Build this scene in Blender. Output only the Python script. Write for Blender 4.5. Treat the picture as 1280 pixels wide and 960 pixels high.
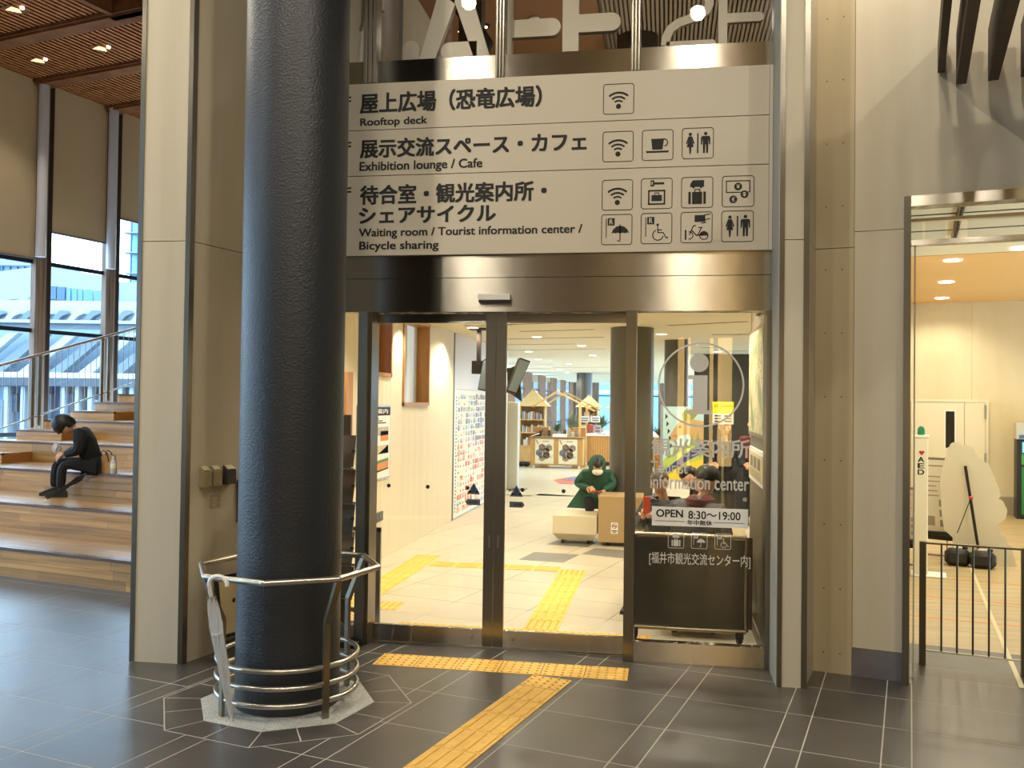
import bpy, math, random
from mathutils import Vector as V, Matrix
for _o in list(bpy.data.objects): bpy.data.objects.remove(_o)
SC = bpy.context.scene; C = SC.collection
R = math.radians
# ------------------------------------------------------------ camera (solved from the tactile paving and door lines)
F = 1132.98; FA = .24603; CAM = V((0, 0, 1.88))
def _axes(yaw, pitch, roll):
    w = V((math.sin(yaw)*math.cos(pitch), math.cos(yaw)*math.cos(pitch), math.sin(pitch)))
    r = w.cross(V((0, 0, 1))).normalized(); u = r.cross(w)
    return math.cos(roll)*r+math.sin(roll)*u, -math.sin(roll)*r+math.cos(roll)*u, w
CR, CU, CW = _axes(-.41426+FA, .018854, .012972)
cd = bpy.data.cameras.new('camera'); cd.sensor_width = 36; cd.lens = F/1280*36; cd.clip_end = 400; cd.clip_start = .05
cam = bpy.data.objects.new('camera', cd); C.objects.link(cam)
cam.matrix_world = Matrix(((CR.x, CU.x, -CW.x, 0), (CR.y, CU.y, -CW.y, 0), (CR.z, CU.z, -CW.z, CAM.z), (0, 0, 0, 1)))
SC.camera = cam
# ------------------------------------------------------------ world, exposure
SC.view_settings.view_transform = 'Standard'; SC.view_settings.look = 'None'
SC.view_settings.exposure = 0.0; SC.view_settings.gamma = 1.0; SC.view_settings.use_curve_mapping = False
SKY = 8.0
wd = bpy.data.worlds.new('overcast_sky'); SC.world = wd; wd.use_nodes = True
bg = wd.node_tree.nodes['Background']; bg.inputs[0].default_value = (.50, .75, 1.0, 1); bg.inputs[1].default_value = SKY
SC.cycles.max_bounces = 9; SC.cycles.diffuse_bounces = 4; SC.cycles.glossy_bounces = 4
SC.cycles.transparent_max_bounces = 16; SC.cycles.caustics_reflective = False; SC.cycles.caustics_refractive = False
SC.cycles.sample_clamp_indirect = 4
# frames: world axes run along the glass doors; the floor grid, the stairs and the right wall are turned by FA
G = Matrix.Rotation(-FA, 4, 'Z'); I4 = Matrix.Identity(4)
GX = V((math.cos(FA), -math.sin(FA), 0)); GY = V((math.sin(FA), math.cos(FA), 0))
def gw(x, y, z=0): return GX*x+GY*y+V((0, 0, z))
def _ray(x, y): return CR*((x-640)/F)-CU*((y-480)/F)+CW
def py(x, y, Y): d = _ray(x, y); return CAM+d*(Y/d.y)       # point of a vertical plane parallel to the doors
def px(x, y, X): d = _ray(x, y); return CAM+d*(X/d.x)
def pz(x, y, z=0): d = _ray(x, y); return CAM+d*((z-1.88)/d.z)
def ingrid(p): return V((p.dot(GX), p.dot(GY), p.z))
def pgy(x, y, Y): d = _ray(x, y); return ingrid(CAM+d*(Y/d.dot(GY)))
def pgx(x, y, X): d = _ray(x, y); return ingrid(CAM+d*(X/d.dot(GX)))
# ------------------------------------------------------------ lamps
def spot(name, p, e, col=(1, .80, .50), ang=120, r=.06, blend=.7, to=None):
    l = bpy.data.lights.new(name, 'SPOT'); l.energy = e; l.color = col; l.spot_size = R(ang); l.spot_blend = blend; l.shadow_soft_size = r
    o = bpy.data.objects.new(name, l); C.objects.link(o); o.location = p
    if to is not None: o.rotation_euler = (V(to)-V(p)).to_track_quat('-Z', 'Y').to_euler()
    return o
WARM = (1, .90, .74); LOB = (1, .90, .70)
E_HALL = 330; E_LOB = 98
for gx, gy in ((-3, 1.5), (0, 1.5), (3, 1.5), (-3, -3), (1, -3), (-6.5, 3), (-9.5, 5.5), (-9, 0), (5, -2)):
    spot('hall_lamp', gw(gx, gy, 7.0), E_HALL, WARM, 165, .09, .4)
# ------------------------------------------------------------ materials
def s2l(h):
    h = h.lstrip('#'); c = [int(h[i:i+2], 16)/255 for i in (0, 2, 4)]
    return tuple(x/12.92 if x <= .04045 else ((x+.055)/1.055)**2.4 for x in c)
MATS = {}
def mat(name, col, rough=.6, metal=0, emis=0, bump=None, var=None, alpha=None, spec=None, coat=0, obvar=0):
    """col hex; bump=(scale xyz, distance, detail); var=(scale xyz, second hex, lo, hi)"""
    if name in MATS: return MATS[name]
    m = bpy.data.materials.new(name); m.use_nodes = True; nt = m.node_tree; b = nt.nodes['Principled BSDF']; L = nt.links.new
    c = s2l(col); b.inputs['Base Color'].default_value = (*c, 1); b.inputs['Roughness'].default_value = rough; b.inputs['Metallic'].default_value = metal
    if spec is not None: b.inputs['Specular IOR Level'].default_value = spec
    if coat: b.inputs['Coat Weight'].default_value = coat; b.inputs['Coat Roughness'].default_value = .08
    if emis: b.inputs['Emission Color'].default_value = (*c, 1); b.inputs['Emission Strength'].default_value = emis
    if bump or var:
        tc = nt.nodes.new('ShaderNodeTexCoord')
        def noise(sc, det):
            mp = nt.nodes.new('ShaderNodeMapping'); mp.inputs['Scale'].default_value = sc; L(tc.outputs['Object'], mp.inputs[0])
            n = nt.nodes.new('ShaderNodeTexNoise'); n.inputs['Scale'].default_value = 1; n.inputs['Detail'].default_value = det; L(mp.outputs[0], n.inputs['Vector']); return n
    if var:
        n = noise(var[0], 4); r = nt.nodes.new('ShaderNodeValToRGB'); L(n.outputs[0], r.inputs[0])
        r.color_ramp.elements[0].position = var[2]; r.color_ramp.elements[1].position = var[3]
        r.color_ramp.elements[0].color = (*c, 1); r.color_ramp.elements[1].color = (*s2l(var[1]), 1); src = r.outputs[0]
        if obvar:
            oi = nt.nodes.new('ShaderNodeObjectInfo'); mr = nt.nodes.new('ShaderNodeMapRange'); L(oi.outputs['Random'], mr.inputs[0])
            mr.inputs[3].default_value = 1-obvar; mr.inputs[4].default_value = 1+obvar*.6
            hs = nt.nodes.new('ShaderNodeHueSaturation'); L(src, hs.inputs['Color']); L(mr.outputs[0], hs.inputs['Value']); src = hs.outputs[0]
        L(src, b.inputs['Base Color'])
    if bump:
        n = noise(bump[0], bump[2] if len(bump) > 2 else 3); bp = nt.nodes.new('ShaderNodeBump'); bp.inputs['Distance'].default_value = bump[1]; bp.inputs['Strength'].default_value = 1
        L(n.outputs[0], bp.inputs['Height']); L(bp.outputs[0], b.inputs['Normal'])
    MATS[name] = m; return m
def glassmat(name, base=.05, tint='#ffffff', gain=.8):
    m = bpy.data.materials.new(name); m.use_nodes = True; nt = m.node_tree; L = nt.links.new; nt.nodes.remove(nt.nodes['Principled BSDF'])
    out = nt.nodes['Material Output']; t = nt.nodes.new('ShaderNodeBsdfTransparent'); t.inputs[0].default_value = (*s2l(tint), 1)
    g = nt.nodes.new('ShaderNodeBsdfGlossy'); g.inputs['Roughness'].default_value = .0
    lw = nt.nodes.new('ShaderNodeLayerWeight'); lw.inputs[0].default_value = .5
    p = nt.nodes.new('ShaderNodeMath'); p.operation = 'POWER'; p.inputs[1].default_value = 5; L(lw.outputs['Facing'], p.inputs[0])
    a = nt.nodes.new('ShaderNodeMath'); a.operation = 'MULTIPLY_ADD'; a.inputs[1].default_value = gain; a.inputs[2].default_value = base; a.use_clamp = True; L(p.outputs[0], a.inputs[0])
    mx = nt.nodes.new('ShaderNodeMixShader'); L(a.outputs[0], mx.inputs[0]); L(t.outputs[0], mx.inputs[1]); L(g.outputs[0], mx.inputs[2]); L(mx.outputs[0], out.inputs[0])
    MATS[name] = m; return m
def brushed(name, col, tangent, rough=.3, aniso=1.0):
    """metal with fine brushing: reflections smear along the tangent"""
    m = mat(name, col, rough, 1, bump=((3, 3, 3), .0012, 2)); nt = m.node_tree; b = nt.nodes['Principled BSDF']; b.inputs['Anisotropic'].default_value = aniso
    cx = nt.nodes.new('ShaderNodeCombineXYZ')
    for i in range(3): cx.inputs[i].default_value = tangent[i]
    nt.links.new(cx.outputs[0], b.inputs['Tangent']); return m
steel = brushed('brushed_steel', '#aaa498', (0, 0, 1), .25); steelv = brushed('brushed_steel_upright', '#8c877c', (1, .02, 0), .3, .8)
pipe = mat('satin_steel_pipe', '#b9b4aa', .28, 1)
stone = mat('beige_stone_board', '#c9bfa8', .62, bump=((60, 60, 6), .0012), var=((5, 5, .4), '#c0b59c', .35, .7))
stone2 = mat('beige_screwed_board', '#b8a988', .6, var=((9, 9, .5), '#b0a17f', .35, .7))
tile = mat('dark_floor_tile', '#474441', .31, var=((2.2, 2.2, 2.2), '#575350', .3, .7), bump=((25, 25, 25), .0006), obvar=.10, spec=.6)
grout = mat('pale_grout', '#b8b4aa', .8)
ltile = mat('beige_floor_tile', '#c6bfac', .30, var=((2, 2, 2), '#c2b89f', .3, .7), obvar=.05)
lgrout = mat('brown_grout', '#6f6755', .8)
granite = mat('white_granite', '#cfd0ca', .5, var=((160, 160, 160), '#9fa19d', .45, .6))
yellow = mat('yellow_tactile', '#f0c25e', .6, var=((14, 14, 14), '#e2b04a', .4, .75))
black = mat('black', '#0c0c0d', .5); blackink = mat('black_ink', '#15130f', .7); white = mat('white', '#f1eee6', .6)
darkmetal = mat('dark_bronze', '#2a211d', .45, .6)
wood = mat('stair_wood', '#c29453', .30, var=((.9, 26, 26), '#946a33', .34, .74), bump=((3, 60, 60), .0004), obvar=.30)
woodedge = mat('stair_nosing', '#6b4527', .25, var=((2, 30, 30), '#4a2e19', .3, .7))
pale = mat('pale_wood', '#dcb679', .5, var=((20, 20, 2), '#c99d5c', .3, .7))
oak = mat('oak_frame', '#bd8a4c', .5, var=((30, 30, 2), '#9c6c35', .3, .7))
slatwood = mat('ceiling_slat_wood', '#c07d4a', .7, var=((8, 8, 8), '#9a6138', .3, .7), spec=.2)
plank_grey = mat('mullion_wood', '#97816f', .6, var=((40, 40, 1.2), '#6d594b', .3, .7))
glass = glassmat('clear_glass', .05); glass2 = glassmat('reflecting_glass', .036, '#f6f6f4', .8)
# ------------------------------------------------------------ object helpers
def tag(o, label=None, cat=None, group=None, kind=None):
    if label: o['label'] = label
    if cat: o['category'] = cat
    if group: o['group'] = group
    if kind: o['kind'] = kind
    return o
def thing(name, label, cat, loc=(0, 0, 0), rotz=0, group=None, kind=None):
    o = bpy.data.objects.new(name, None); C.objects.link(o); o.empty_display_size = .1
    o.location = loc; o.rotation_euler = (0, 0, rotz); o['MW'] = 0; del o['MW']
    return tag(o, label, cat, group, kind)
def mw(o):
    m = Matrix.LocRotScale(o.location, o.rotation_euler, o.scale)
    return mw(o.parent) @ m if o.parent else m
def link(name, me, parent=None, M=None):
    o = bpy.data.objects.new(name, me); C.objects.link(o)
    if parent: o.parent = parent
    return o
class MB:
    def __init__(s, M=None): s.v = []; s.f = []; s.mi = []; s.M = M or I4; s.m = 0
    def add(s, vs, fs):
        n = len(s.v); s.v += [s.M @ V(v) for v in vs]; s.f += [tuple(i+n for i in f) for f in fs]; s.mi += [s.m]*len(fs); return s
    def box(s, x0, x1, y0, y1, z0, z1):
        return s.add([(x0, y0, z0), (x1, y0, z0), (x1, y1, z0), (x0, y1, z0), (x0, y0, z1), (x1, y0, z1), (x1, y1, z1), (x0, y1, z1)],
                     [(0, 3, 2, 1), (4, 5, 6, 7), (0, 1, 5, 4), (1, 2, 6, 5), (2, 3, 7, 6), (3, 0, 4, 7)])
    def bev(s, x0, x1, y0, y1, z0, z1, b):
        P = [(x0+b, y0), (x1-b, y0), (x1, y0+b), (x1, y1-b), (x1-b, y1), (x0+b, y1), (x0, y1-b), (x0, y0+b)]
        Q = [(x0+b, y0+b), (x1-b, y0+b), (x1-b, y0+b), (x1-b, y1-b), (x1-b, y1-b), (x0+b, y1-b), (x0+b, y1-b), (x0+b, y0+b)]
        vs = [(x, y, z0+b) for x, y in P]+[(x, y, z1-b) for x, y in P]+[(x, y, z0) for x, y in Q]+[(x, y, z1) for x, y in Q]
        fs = [(i, (i+1) % 8, 8+(i+1) % 8, 8+i) for i in range(8)]+[(16+i, 16+(i+1) % 8, (i+1) % 8, i) for i in range(8)]+[(8+i, 8+(i+1) % 8, 24+(i+1) % 8, 24+i) for i in range(8)]
        return s.add(vs, fs+[tuple(range(23, 15, -1)), tuple(range(24, 32))])
    def prism(s, poly, z0, z1):
        n = len(poly); return s.add([(x, y, z0) for x, y in poly]+[(x, y, z1) for x, y in poly],
                                    [tuple(range(n-1, -1, -1)), tuple(range(n, 2*n))]+[(i, (i+1) % n, n+(i+1) % n, n+i) for i in range(n)])
    def ext(s, pts, d):      # polygon of 3-D points pushed along d
        n = len(pts); d = V(d); return s.add([V(p) for p in pts]+[V(p)+d for p in pts], [tuple(range(n-1, -1, -1)), tuple(range(n, 2*n))]+[(i, (i+1) % n, n+(i+1) % n, n+i) for i in range(n)])
    def poly(s, pts): return s.add(pts, [tuple(range(len(pts)))])
    def tube(s, path, r, n=10, closed=False, cap=True):
        P = [V(p) for p in path]; k = len(P); rs = r if isinstance(r, (list, tuple)) else [r]*k; vs = []; prev = None
        for i, p in enumerate(P):
            if closed: t = (P[(i+1) % k]-P[i-1]).normalized()
            else: t = ((P[min(i+1, k-1)]-P[max(i-1, 0)])).normalized()
            if prev is None: a = t.cross(V((0, 0, 1))); a = a if a.length > .05 else t.cross(V((0, 1, 0)))
            else: a = prev-t*prev.dot(t)
            a.normalize(); prev = a; b = t.cross(a)
            vs += [p+(a*math.cos(q)+b*math.sin(q))*rs[i] for q in [2*math.pi*j/n for j in range(n)]]
        fs = []
        for i in range(k if closed else k-1):
            for j in range(n):
                a0 = i*n+j; a1 = i*n+(j+1) % n; b0 = ((i+1) % k)*n+j; b1 = ((i+1) % k)*n+(j+1) % n; fs.append((a0, a1, b1, b0))
        if not closed and cap: fs += [tuple(range(n-1, -1, -1)), tuple(range((k-1)*n, k*n))]
        return s.add(vs, fs)
    def cyl(s, p, r, z0, z1, n=32, r2=None):
        return s.tube([(p[0], p[1], z0), (p[0], p[1], z1)], [r, r2 or r], n)
    def lathe(s, p, prof, n=24):
        vs = [(p[0]+r*math.cos(2*math.pi*j/n), p[1]+r*math.sin(2*math.pi*j/n), p[2]+z) for r, z in prof for j in range(n)]; k = len(prof)
        return s.add(vs, [(i*n+j, i*n+(j+1) % n, (i+1)*n+(j+1) % n, (i+1)*n+j) for i in range(k-1) for j in range(n)]+[tuple(range(n-1, -1, -1)), tuple(range((k-1)*n, k*n))])
    def ball(s, c, r, n=12, m=8):
        r = r if isinstance(r, (tuple, list)) else (r, r, r); vs = []; c = V(c)
        for i in range(1, m):
            t = math.pi*i/m
            for j in range(n): q = 2*math.pi*j/n; vs.append(c+V((r[0]*math.sin(t)*math.cos(q), r[1]*math.sin(t)*math.sin(q), r[2]*math.cos(t))))
        a = len(vs); vs += [c+V((0, 0, r[2])), c-V((0, 0, r[2]))]
        fs = [(i*n+j, (i+1)*n+j, (i+1)*n+(j+1) % n, i*n+(j+1) % n) for i in range(m-2) for j in range(n)]
        fs += [(a, j, (j+1) % n) for j in range(n)]+[(a+1, (m-2)*n+(j+1) % n, (m-2)*n+j) for j in range(n)]
        return s.add(vs, fs)
    def build(s, name, mats, parent=None, smooth=False, label=None, kind=None, loc=None):
        mats = mats if isinstance(mats, (list, tuple)) else [mats]
        me = bpy.data.meshes.new(name); o = bpy.data.objects.new(name, me); C.objects.link(o)
        if parent: o.parent = parent; inv = mw(parent).inverted()
        elif kind == 'structure' or not s.v: inv = I4
        else:
            xs = [v.x for v in s.v]; ys = [v.y for v in s.v]; zs = [v.z for v in s.v]
            o.location = loc or ((min(xs)+max(xs))/2, (min(ys)+max(ys))/2, min(zs)); inv = Matrix.Translation(-V(o.location))
        me.from_pydata([inv @ v for v in s.v], [], s.f)
        for m in mats: me.materials.append(m)
        me.polygons.foreach_set('material_index', s.mi)
        if smooth: me.polygons.foreach_set('use_smooth', [True]*len(s.f)); me.set_sharp_from_angle(angle=R(38))
        me.update(); tag(o, label, None, None, kind); return o
def copy_tree(o, parent=None):
    c = o.copy(); C.objects.link(c)
    if parent: c.parent = parent
    for ch in list(o.children): copy_tree(ch, c)
    return c
def struct(name, mb, m, parent=None, **k):
    return mb.build(name, m, parent, kind=None if parent else 'structure', **k)
def group_empty(name): return thing(name, None, None, kind='structure')
TX = {}
def text(s, o, ux, uz, w, h, m, parent, name='lettering', bold=0., off=.0012, label=None, uniform=False):
    """lettering whose inked box is w by h, lower left corner at o, running along ux, up along uz"""
    key = s
    if key not in TX:
        cu = bpy.data.curves.new('t', 'FONT'); cu.body = s; cu.size = 1;  cu.resolution_u = 3; cu.fill_mode = 'FRONT'
        ob = bpy.data.objects.new('t', cu); C.objects.link(ob); dg = bpy.context.evaluated_depsgraph_get(); dg.update()
        me = bpy.data.meshes.new_from_object(ob.evaluated_get(dg)); bpy.data.objects.remove(ob)
        TX[key] = ([(v.co.x, v.co.y) for v in me.vertices], [tuple(p.vertices) for p in me.polygons]); bpy.data.meshes.remove(me)
    vs, fs = TX[key]
    if not vs: return None
    x0 = min(v[0] for v in vs); x1 = max(v[0] for v in vs); y0 = min(v[1] for v in vs); y1 = max(v[1] for v in vs)
    ux = V(ux).normalized(); uz = V(uz).normalized(); nn = ux.cross(uz).normalized()
    mb = MB(); kx = w/(x1-x0); ky = h/(y1-y0)
    if uniform: kx = ky = min(kx, ky)
    d = bold*.62
    for i, (sx, sy) in enumerate(((0, 0),) if not bold else ((-1, -.7), (1, -.7), (-1, .7), (1, .7), (0, 0))):
        mb.add([V(o)+ux*((a-x0+sx*d)*kx)+uz*((b-y0+sy*d)*ky)+nn*(off+i*2e-5) for a, b in vs], fs)
    return mb.build(name, m, parent, label=label)
class Ink:
    """flat print on a plane: unit coordinates, origin o, u along ux*w, v along uz*h"""
    def __init__(s, o, ux, uz, w, h, off=.001):
        s.o = V(o); s.u = V(ux).normalized(); s.z = V(uz).normalized(); s.n = s.u.cross(s.z).normalized(); s.w = w; s.h = h; s.off = off; s.mb = MB(); s.lay = 0
    def P(s, a, b): return s.o+s.u*(a*s.w)+s.z*(b*s.h)+s.n*(s.off+s.lay*.0004)
    def poly(s, pts, m=0): s.mb.m = m; s.mb.poly([s.P(*p) for p in pts]); return s
    def rect(s, a, b, c, d, m=0): return s.poly([(a, b), (c, b), (c, d), (a, d)], m)
    def disc(s, a, b, r, m=0, n=20, ry=None):
        ry = ry or r*s.w/s.h; return s.poly([(a+r*math.cos(2*math.pi*i/n), b+ry*math.sin(2*math.pi*i/n)) for i in range(n)], m)
    def stroke(s, pts, t, m=0):
        s.mb.m = m; q = [V((a*s.w, b*s.h)) for a, b in pts]; t *= s.w/2
        for a, b in zip(q, q[1:]):
            d = (b-a)
            if d.length < 1e-7: continue
            d.normalize(); n = V((-d.y, d.x))*t; e = d*t*.5; a2 = a-e; b2 = b+e
            s.mb.poly([s.P(p.x/s.w, p.y/s.h) for p in (a2-n, b2-n, b2+n, a2+n)])
        return s
    def arc(s, a, b, r, t, d0, d1, m=0, n=14):
        s.mb.m = m; A = [R(d0+(d1-d0)*i/n) for i in range(n+1)]; k = s.w/s.h
        for p, q in zip(A, A[1:]):
            s.mb.poly([s.P(a+c*math.cos(g), b+c*math.sin(g)*k) for c, g in ((r-t/2, p), (r+t/2, p), (r+t/2, q), (r-t/2, q))])
        return s
    def frame(s, t, m=0, r=.09):
        for (x0, y0, x1, y1) in ((r, 0, 1-r, 0), (r, 1, 1-r, 1), (0, r, 0, 1-r), (1, r, 1, 1-r)): s.stroke([(x0, y0), (x1, y1)], t, m)
        for cx, cy, d in ((1-r, 1-r, 0), (r, 1-r, 90), (r, r, 180), (1-r, r, 270)): s.arc(cx, cy, r, t, d, d+90, m, 5)
        return s
    def build(s, name, mats, parent, label=None): return s.mb.build(name, mats, parent, label=label)
def clip(poly, a, b, c):   # keep a*x+b*y<=c
    out = []; n = len(poly)
    for i in range(n):
        p, q = poly[i], poly[(i+1) % n]; dp = a*p[0]+b*p[1]-c; dq = a*q[0]+b*q[1]-c
        if dp <= 0: out.append(p)
        if dp*dq < 0: t = dp/(dp-dq); out.append((p[0]+(q[0]-p[0])*t, p[1]+(q[1]-p[1])*t))
    return out
def area(p): return abs(sum(p[i-1][0]*p[i][1]-p[i][0]*p[i-1][1] for i in range(len(p))))/2
rnd = random.Random(7)
# ================================================================ FLOORS
cc = ingrid(V((-2.305, 5.37, 0))); CX, CY = -2.305, 5.37
def octa(r, off=22.5): return [(cc.x+r*math.cos(R(off+45*k)), cc.y+r*math.sin(R(off+45*k))) for k in range(8)]
def minus_oct(poly, r):
    """the parts of a polygon outside the octagon round the column"""
    out = []; rest = poly; ap = r*math.cos(R(22.5))
    for k in range(8):
        a, b = math.cos(R(45+45*k)), math.sin(R(45+45*k)); c = a*cc.x+b*cc.y+ap
        o = clip(rest, -a, -b, -c)
        if len(o) > 2 and area(o) > 1e-4: out.append(o)
        rest = clip(rest, a, b, c)
        if len(rest) < 3: break
    return out
floor = group_empty('floor')
xs = sorted([-1.285-.75*k for k in range(-1, 12)]+[-1.435-.75*k for k in range(-1, 12)]+[-.135, .015, .765, .915, 1.515])
ys = [5.78+.6*k for k in range(-5, 4)]
JT = .0038
for i in range(len(xs)-1):
    for j in range(len(ys)-1):
        p = [(xs[i]+JT, ys[j]+JT), (xs[i+1]-JT, ys[j]+JT), (xs[i+1]-JT, ys[j+1]-JT), (xs[i]+JT, ys[j+1]-JT)]
        mx = (xs[i]+xs[i+1])/2
        if mx < -4.75: p = clip(p, 0, 1, 6.52)
        elif mx < -.6: p = clip(p, GX.y, GY.y, 6.80)
        elif mx < 0: p = clip(p, 0, 1, 6.775)
        else: p = clip(p, 0, 1, 7.28)
        if len(p) < 3 or area(p) < 1e-3: continue
        if -4.75 > mx > -5.0: p = p
        mb = MB(G)
        for q in minus_oct(p, .779): mb.prism(q, -.012, 0)
        if mb.v: mb.build('tile', tile, floor)
for k in range(8):      # collar of cut tiles round the granite, two to a side
    A = octa(.771); B = octa(.545); a0, a1, b0, b1 = V(A[k]), V(A[(k+1) % 8]), V(B[k]), V(B[(k+1) % 8])
    for t0, t1 in ((0.008, .46), (.475, .992)):
        q = [b0.lerp(b1, t0), a0.lerp(a1, t0), a0.lerp(a1, t1), b0.lerp(b1, t1)]
        MB(G).prism([tuple(v) for v in q], -.012, 0).build('cut_tile', tile, floor)
for k in range(8):      # granite wedges under the guard rail
    B = octa(.54); m0 = V((cc.x, cc.y))
    q = [V(B[k]), V(B[(k+1) % 8]), m0.lerp(V(B[(k+1) % 8]), .5), m0.lerp(V(B[k]), .5)]
    d = .001; q = [v.lerp(sum((w for w in q), V((0, 0)))/4, .008) for v in q]
    MB(G).prism([tuple(v) for v in q], -.012, .002).build('granite_wedge', granite, floor)
mb = MB(G); mb.box(-9.6, 1.6, 2.7, 7.5, -.05, -.0006); mb.build('grout_bed', grout, floor)
mb = MB(G); mb.box(-16, 9, -11, 2.775, -.05, 0); mb.box(-16, -9.6, 2.775, 6.6, -.05, 0); mb.box(1.52, 9, 2.775, 7.28, -.05, 0); mb.build('plain_floor', tile, floor)
# lobby floor
lf = group_empty('floor.001')
lx = [-.135-.75*k for k in range(-3, 18)]; ly = [5.78+.6*k for k in range(0, 26)]
far = MB(G); n = 0
for i in range(len(lx)-1):
    for j in range(len(ly)-1):
        p = [(lx[i+1]+JT, ly[j]+JT), (lx[i]-JT, ly[j]+JT), (lx[i]-JT, ly[j+1]-JT), (lx[i+1]+JT, ly[j+1]-JT)]
        p = clip(p, -GX.y, -GY.y, -6.87); p = clip(p, -GX.x, -GY.x, 3.283)
        if len(p) > 2: p = clip(p, 1, 0, -.16)
        if len(p) < 3 or area(p) < 2e-3: continue
        w = sum((gw(*q) for q in p), V((0, 0, 0)))/len(p)
        if w.y > 18: continue
        n += 1
        MB(G).prism(p, -.012, 0).build('tile', ltile, lf)
MB().prism([(-3.3, 6.86), (1.55, 6.86), (4.4, 18.3), (-3.3, 18.3)], -.05, -.001).build('grout_bed', lgrout, lf)
MB().box(-6, 4.2, 18.0, 60, -.05, 0).build('plain_floor', ltile, lf)
dk = mat('grey_floor_tile', '#7b7871', .4, var=((3, 3, 3), '#6c6963', .3, .7))
for q in (((648.8, 699.6), (667.8, 690), (724.8, 693.3), (704.5, 703)), ((727, 692.5), (744, 685), (781, 688), (781, 698)), ((683, 680.5), (697, 675.5), (745, 678), (735, 684))):
    MB().ext([pz(*p, .0005) for p in q], (0, 0, .0012)).build('grey_tile', dk, lf)
# right-hand room floor: threshold band, wood-look vinyl, orange streaks
rf = group_empty('floor.002')
vinyl = mat('wood_look_vinyl', '#c2ad84', .42, var=((.8, 9, 1), '#a8936c', .3, .75))
orange = mat('orange_floor_stripe', '#d98f4e', .5, var=((1.5, 30, 1), '#c9a070', .3, .7))
band = mat('grey_threshold', '#6d6a66', .5, var=((4, 4, 4), '#5e5b57', .3, .7))
MB(G).box(-.1, 3.2, 7.283, 7.9, -.03, 0).build('threshold_stone', band, rf)
for k in range(17):
    MB(G).box(-.1, 3.2, 7.905+.62*k, 7.905+.62*k+.615, -.03, 0).build('vinyl_sheet', vinyl, rf)
for yy in (8.92, 9.9, 11.0, 12.6, 14.5): MB(G).box(0, 3.1, yy, yy+.06, .0005, .002).build('floor_stripe', orange, rf)
MB().ext([V((3.66, 11.96, .003)), V((3.69, 11.96, .003)), V((2.39, 6.60, .003)), V((2.355, 6.60, .003))], (0, 0, .001)).build('floor_tape', mat('pale_tape', '#d9cba4', .5), rf)
# tactile paving (raised plates set on both sides of the doors)
worn = mat('worn_yellow_stud', '#cf9f45', .6)
def block(M, x0, x1, y0, y1, kind, parent, along='y', rows=5, name='paving_block'):
    mb = MB(M); g = .003; mb.box(x0+g, x1-g, y0+g, y1-g, .0005, .0035); w, h = x1-x0, y1-y0
    if kind == 'dots':
        nx = max(1, round(w/.06)); ny = max(1, round(h/.06))
        mb.m = 1
        for i in range(nx):
            for j in range(ny):
                cx, cy = x0+w*(i+.5)/nx, y0+h*(j+.5)/ny
                mb.add([(cx+r*math.cos(R(60*k)), cy+r*math.sin(R(60*k)), z) for r, z in ((.0115, .0035), (.007, .0085)) for k in range(6)],
                       [(k, (k+1) % 6, 6+(k+1) % 6, 6+k) for k in range(6)]+[tuple(range(6, 12))])
    else:
        for i in range(4):
            c = (i+.5)/4
            if along == 'y': mb.bev(x0+w*c-.013, x0+w*c+.013, y0+.018, y1-.018, .002, .0085, .004)
            else: mb.bev(x0+.018, x1-.018, y0+h*c-.013, y0+h*c+.013, .002, .0085, .004)
    return mb.build(name, [yellow, worn], parent)
t = thing('tactile_paving', 'yellow tactile paving forming a T on the dark tiles outside the doors', 'paving', (-1.1, 6.25, 0))
for i in range(6): block(I4, -2.035+.3*i, -1.735+.3*i, 6.205, 6.495, 'dots', t)
block(G, -2.365, -2.075, 5.56, 5.80, 'dots', t)
seams = [5.555, 5.28, 4.99, 4.68, 4.38, 4.08, 3.78]
for a, b in zip(seams, seams[1:]): block(G, -2.365, -2.075, b, a, 'bars', t)
t = thing('tactile_paving', 'yellow tactile paving running from behind the right door leaf into the lobby', 'paving', (-1.0, 8.5, 0))
for i in range(12): block(I4, -2.2+.3*i if i < 10 else 0, -1.9+.3*i if i < 10 else 0, 7.14, 7.43, 'dots', t) if i < 7 else None
for k in range(9): block(I4, -1.145, -.855, 7.44+.3*k, 7.74+.3*k, 'dots' if k in (0, 8) else 'bars', t)
for k in range(5): block(I4, -1.445-.3*k, -1.148-.3*k, 10.0, 10.29, 'bars', t, 'x')
t = thing('tactile_paving', 'yellow tactile paving along the handrail of the lobby side wall', 'paving', (-2.8, 9, 0))
for k in range(11): block(I4, -2.96, -2.66, 7.4+.3*k, 7.7+.3*k, 'dots' if k in (0, 10) else 'bars', t)
block(I4, -2.655, -2.36, 7.85, 8.15, 'dots', t)
# ================================================================ FACADE OF THE GLASS DOORS
DY = 6.84
hdr = group_empty('trim_1')
MB().box(-3.15, .747, 6.70, 6.86, 2.553, 2.807).build('lower_header_panel', steel, hdr)
MB().box(-3.15, .747, 6.70, 6.86, 2.812, 2.985).build('upper_header_panel', steel, hdr)
MB().box(-3.15, .747, 6.72, 6.98, 2.985, 4.32).build('backing', darkmetal, hdr)
MB().box(-3.15, .747, 6.70, 6.86, 4.32, 4.50).build('transom_panel', steel, hdr)
MB().box(-3.15, .747, 6.86, 7.0, 4.32, 4.48).build('sill', darkmetal, hdr)
for n_, (x0, x1) in enumerate(((-2.339, -2.229), (-1.296, -1.222), (-.278, -.205))):
    w = group_empty('trim_%d' % (n_+2)); k = 3; d = (x1-x0)/k
    for i in range(k):
        MB().bev(x0+d*i+.003, x0+d*(i+1)-.003, 6.675, 6.80, 4.322, 7.4, .006).build('rib', steelv, w)
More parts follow.
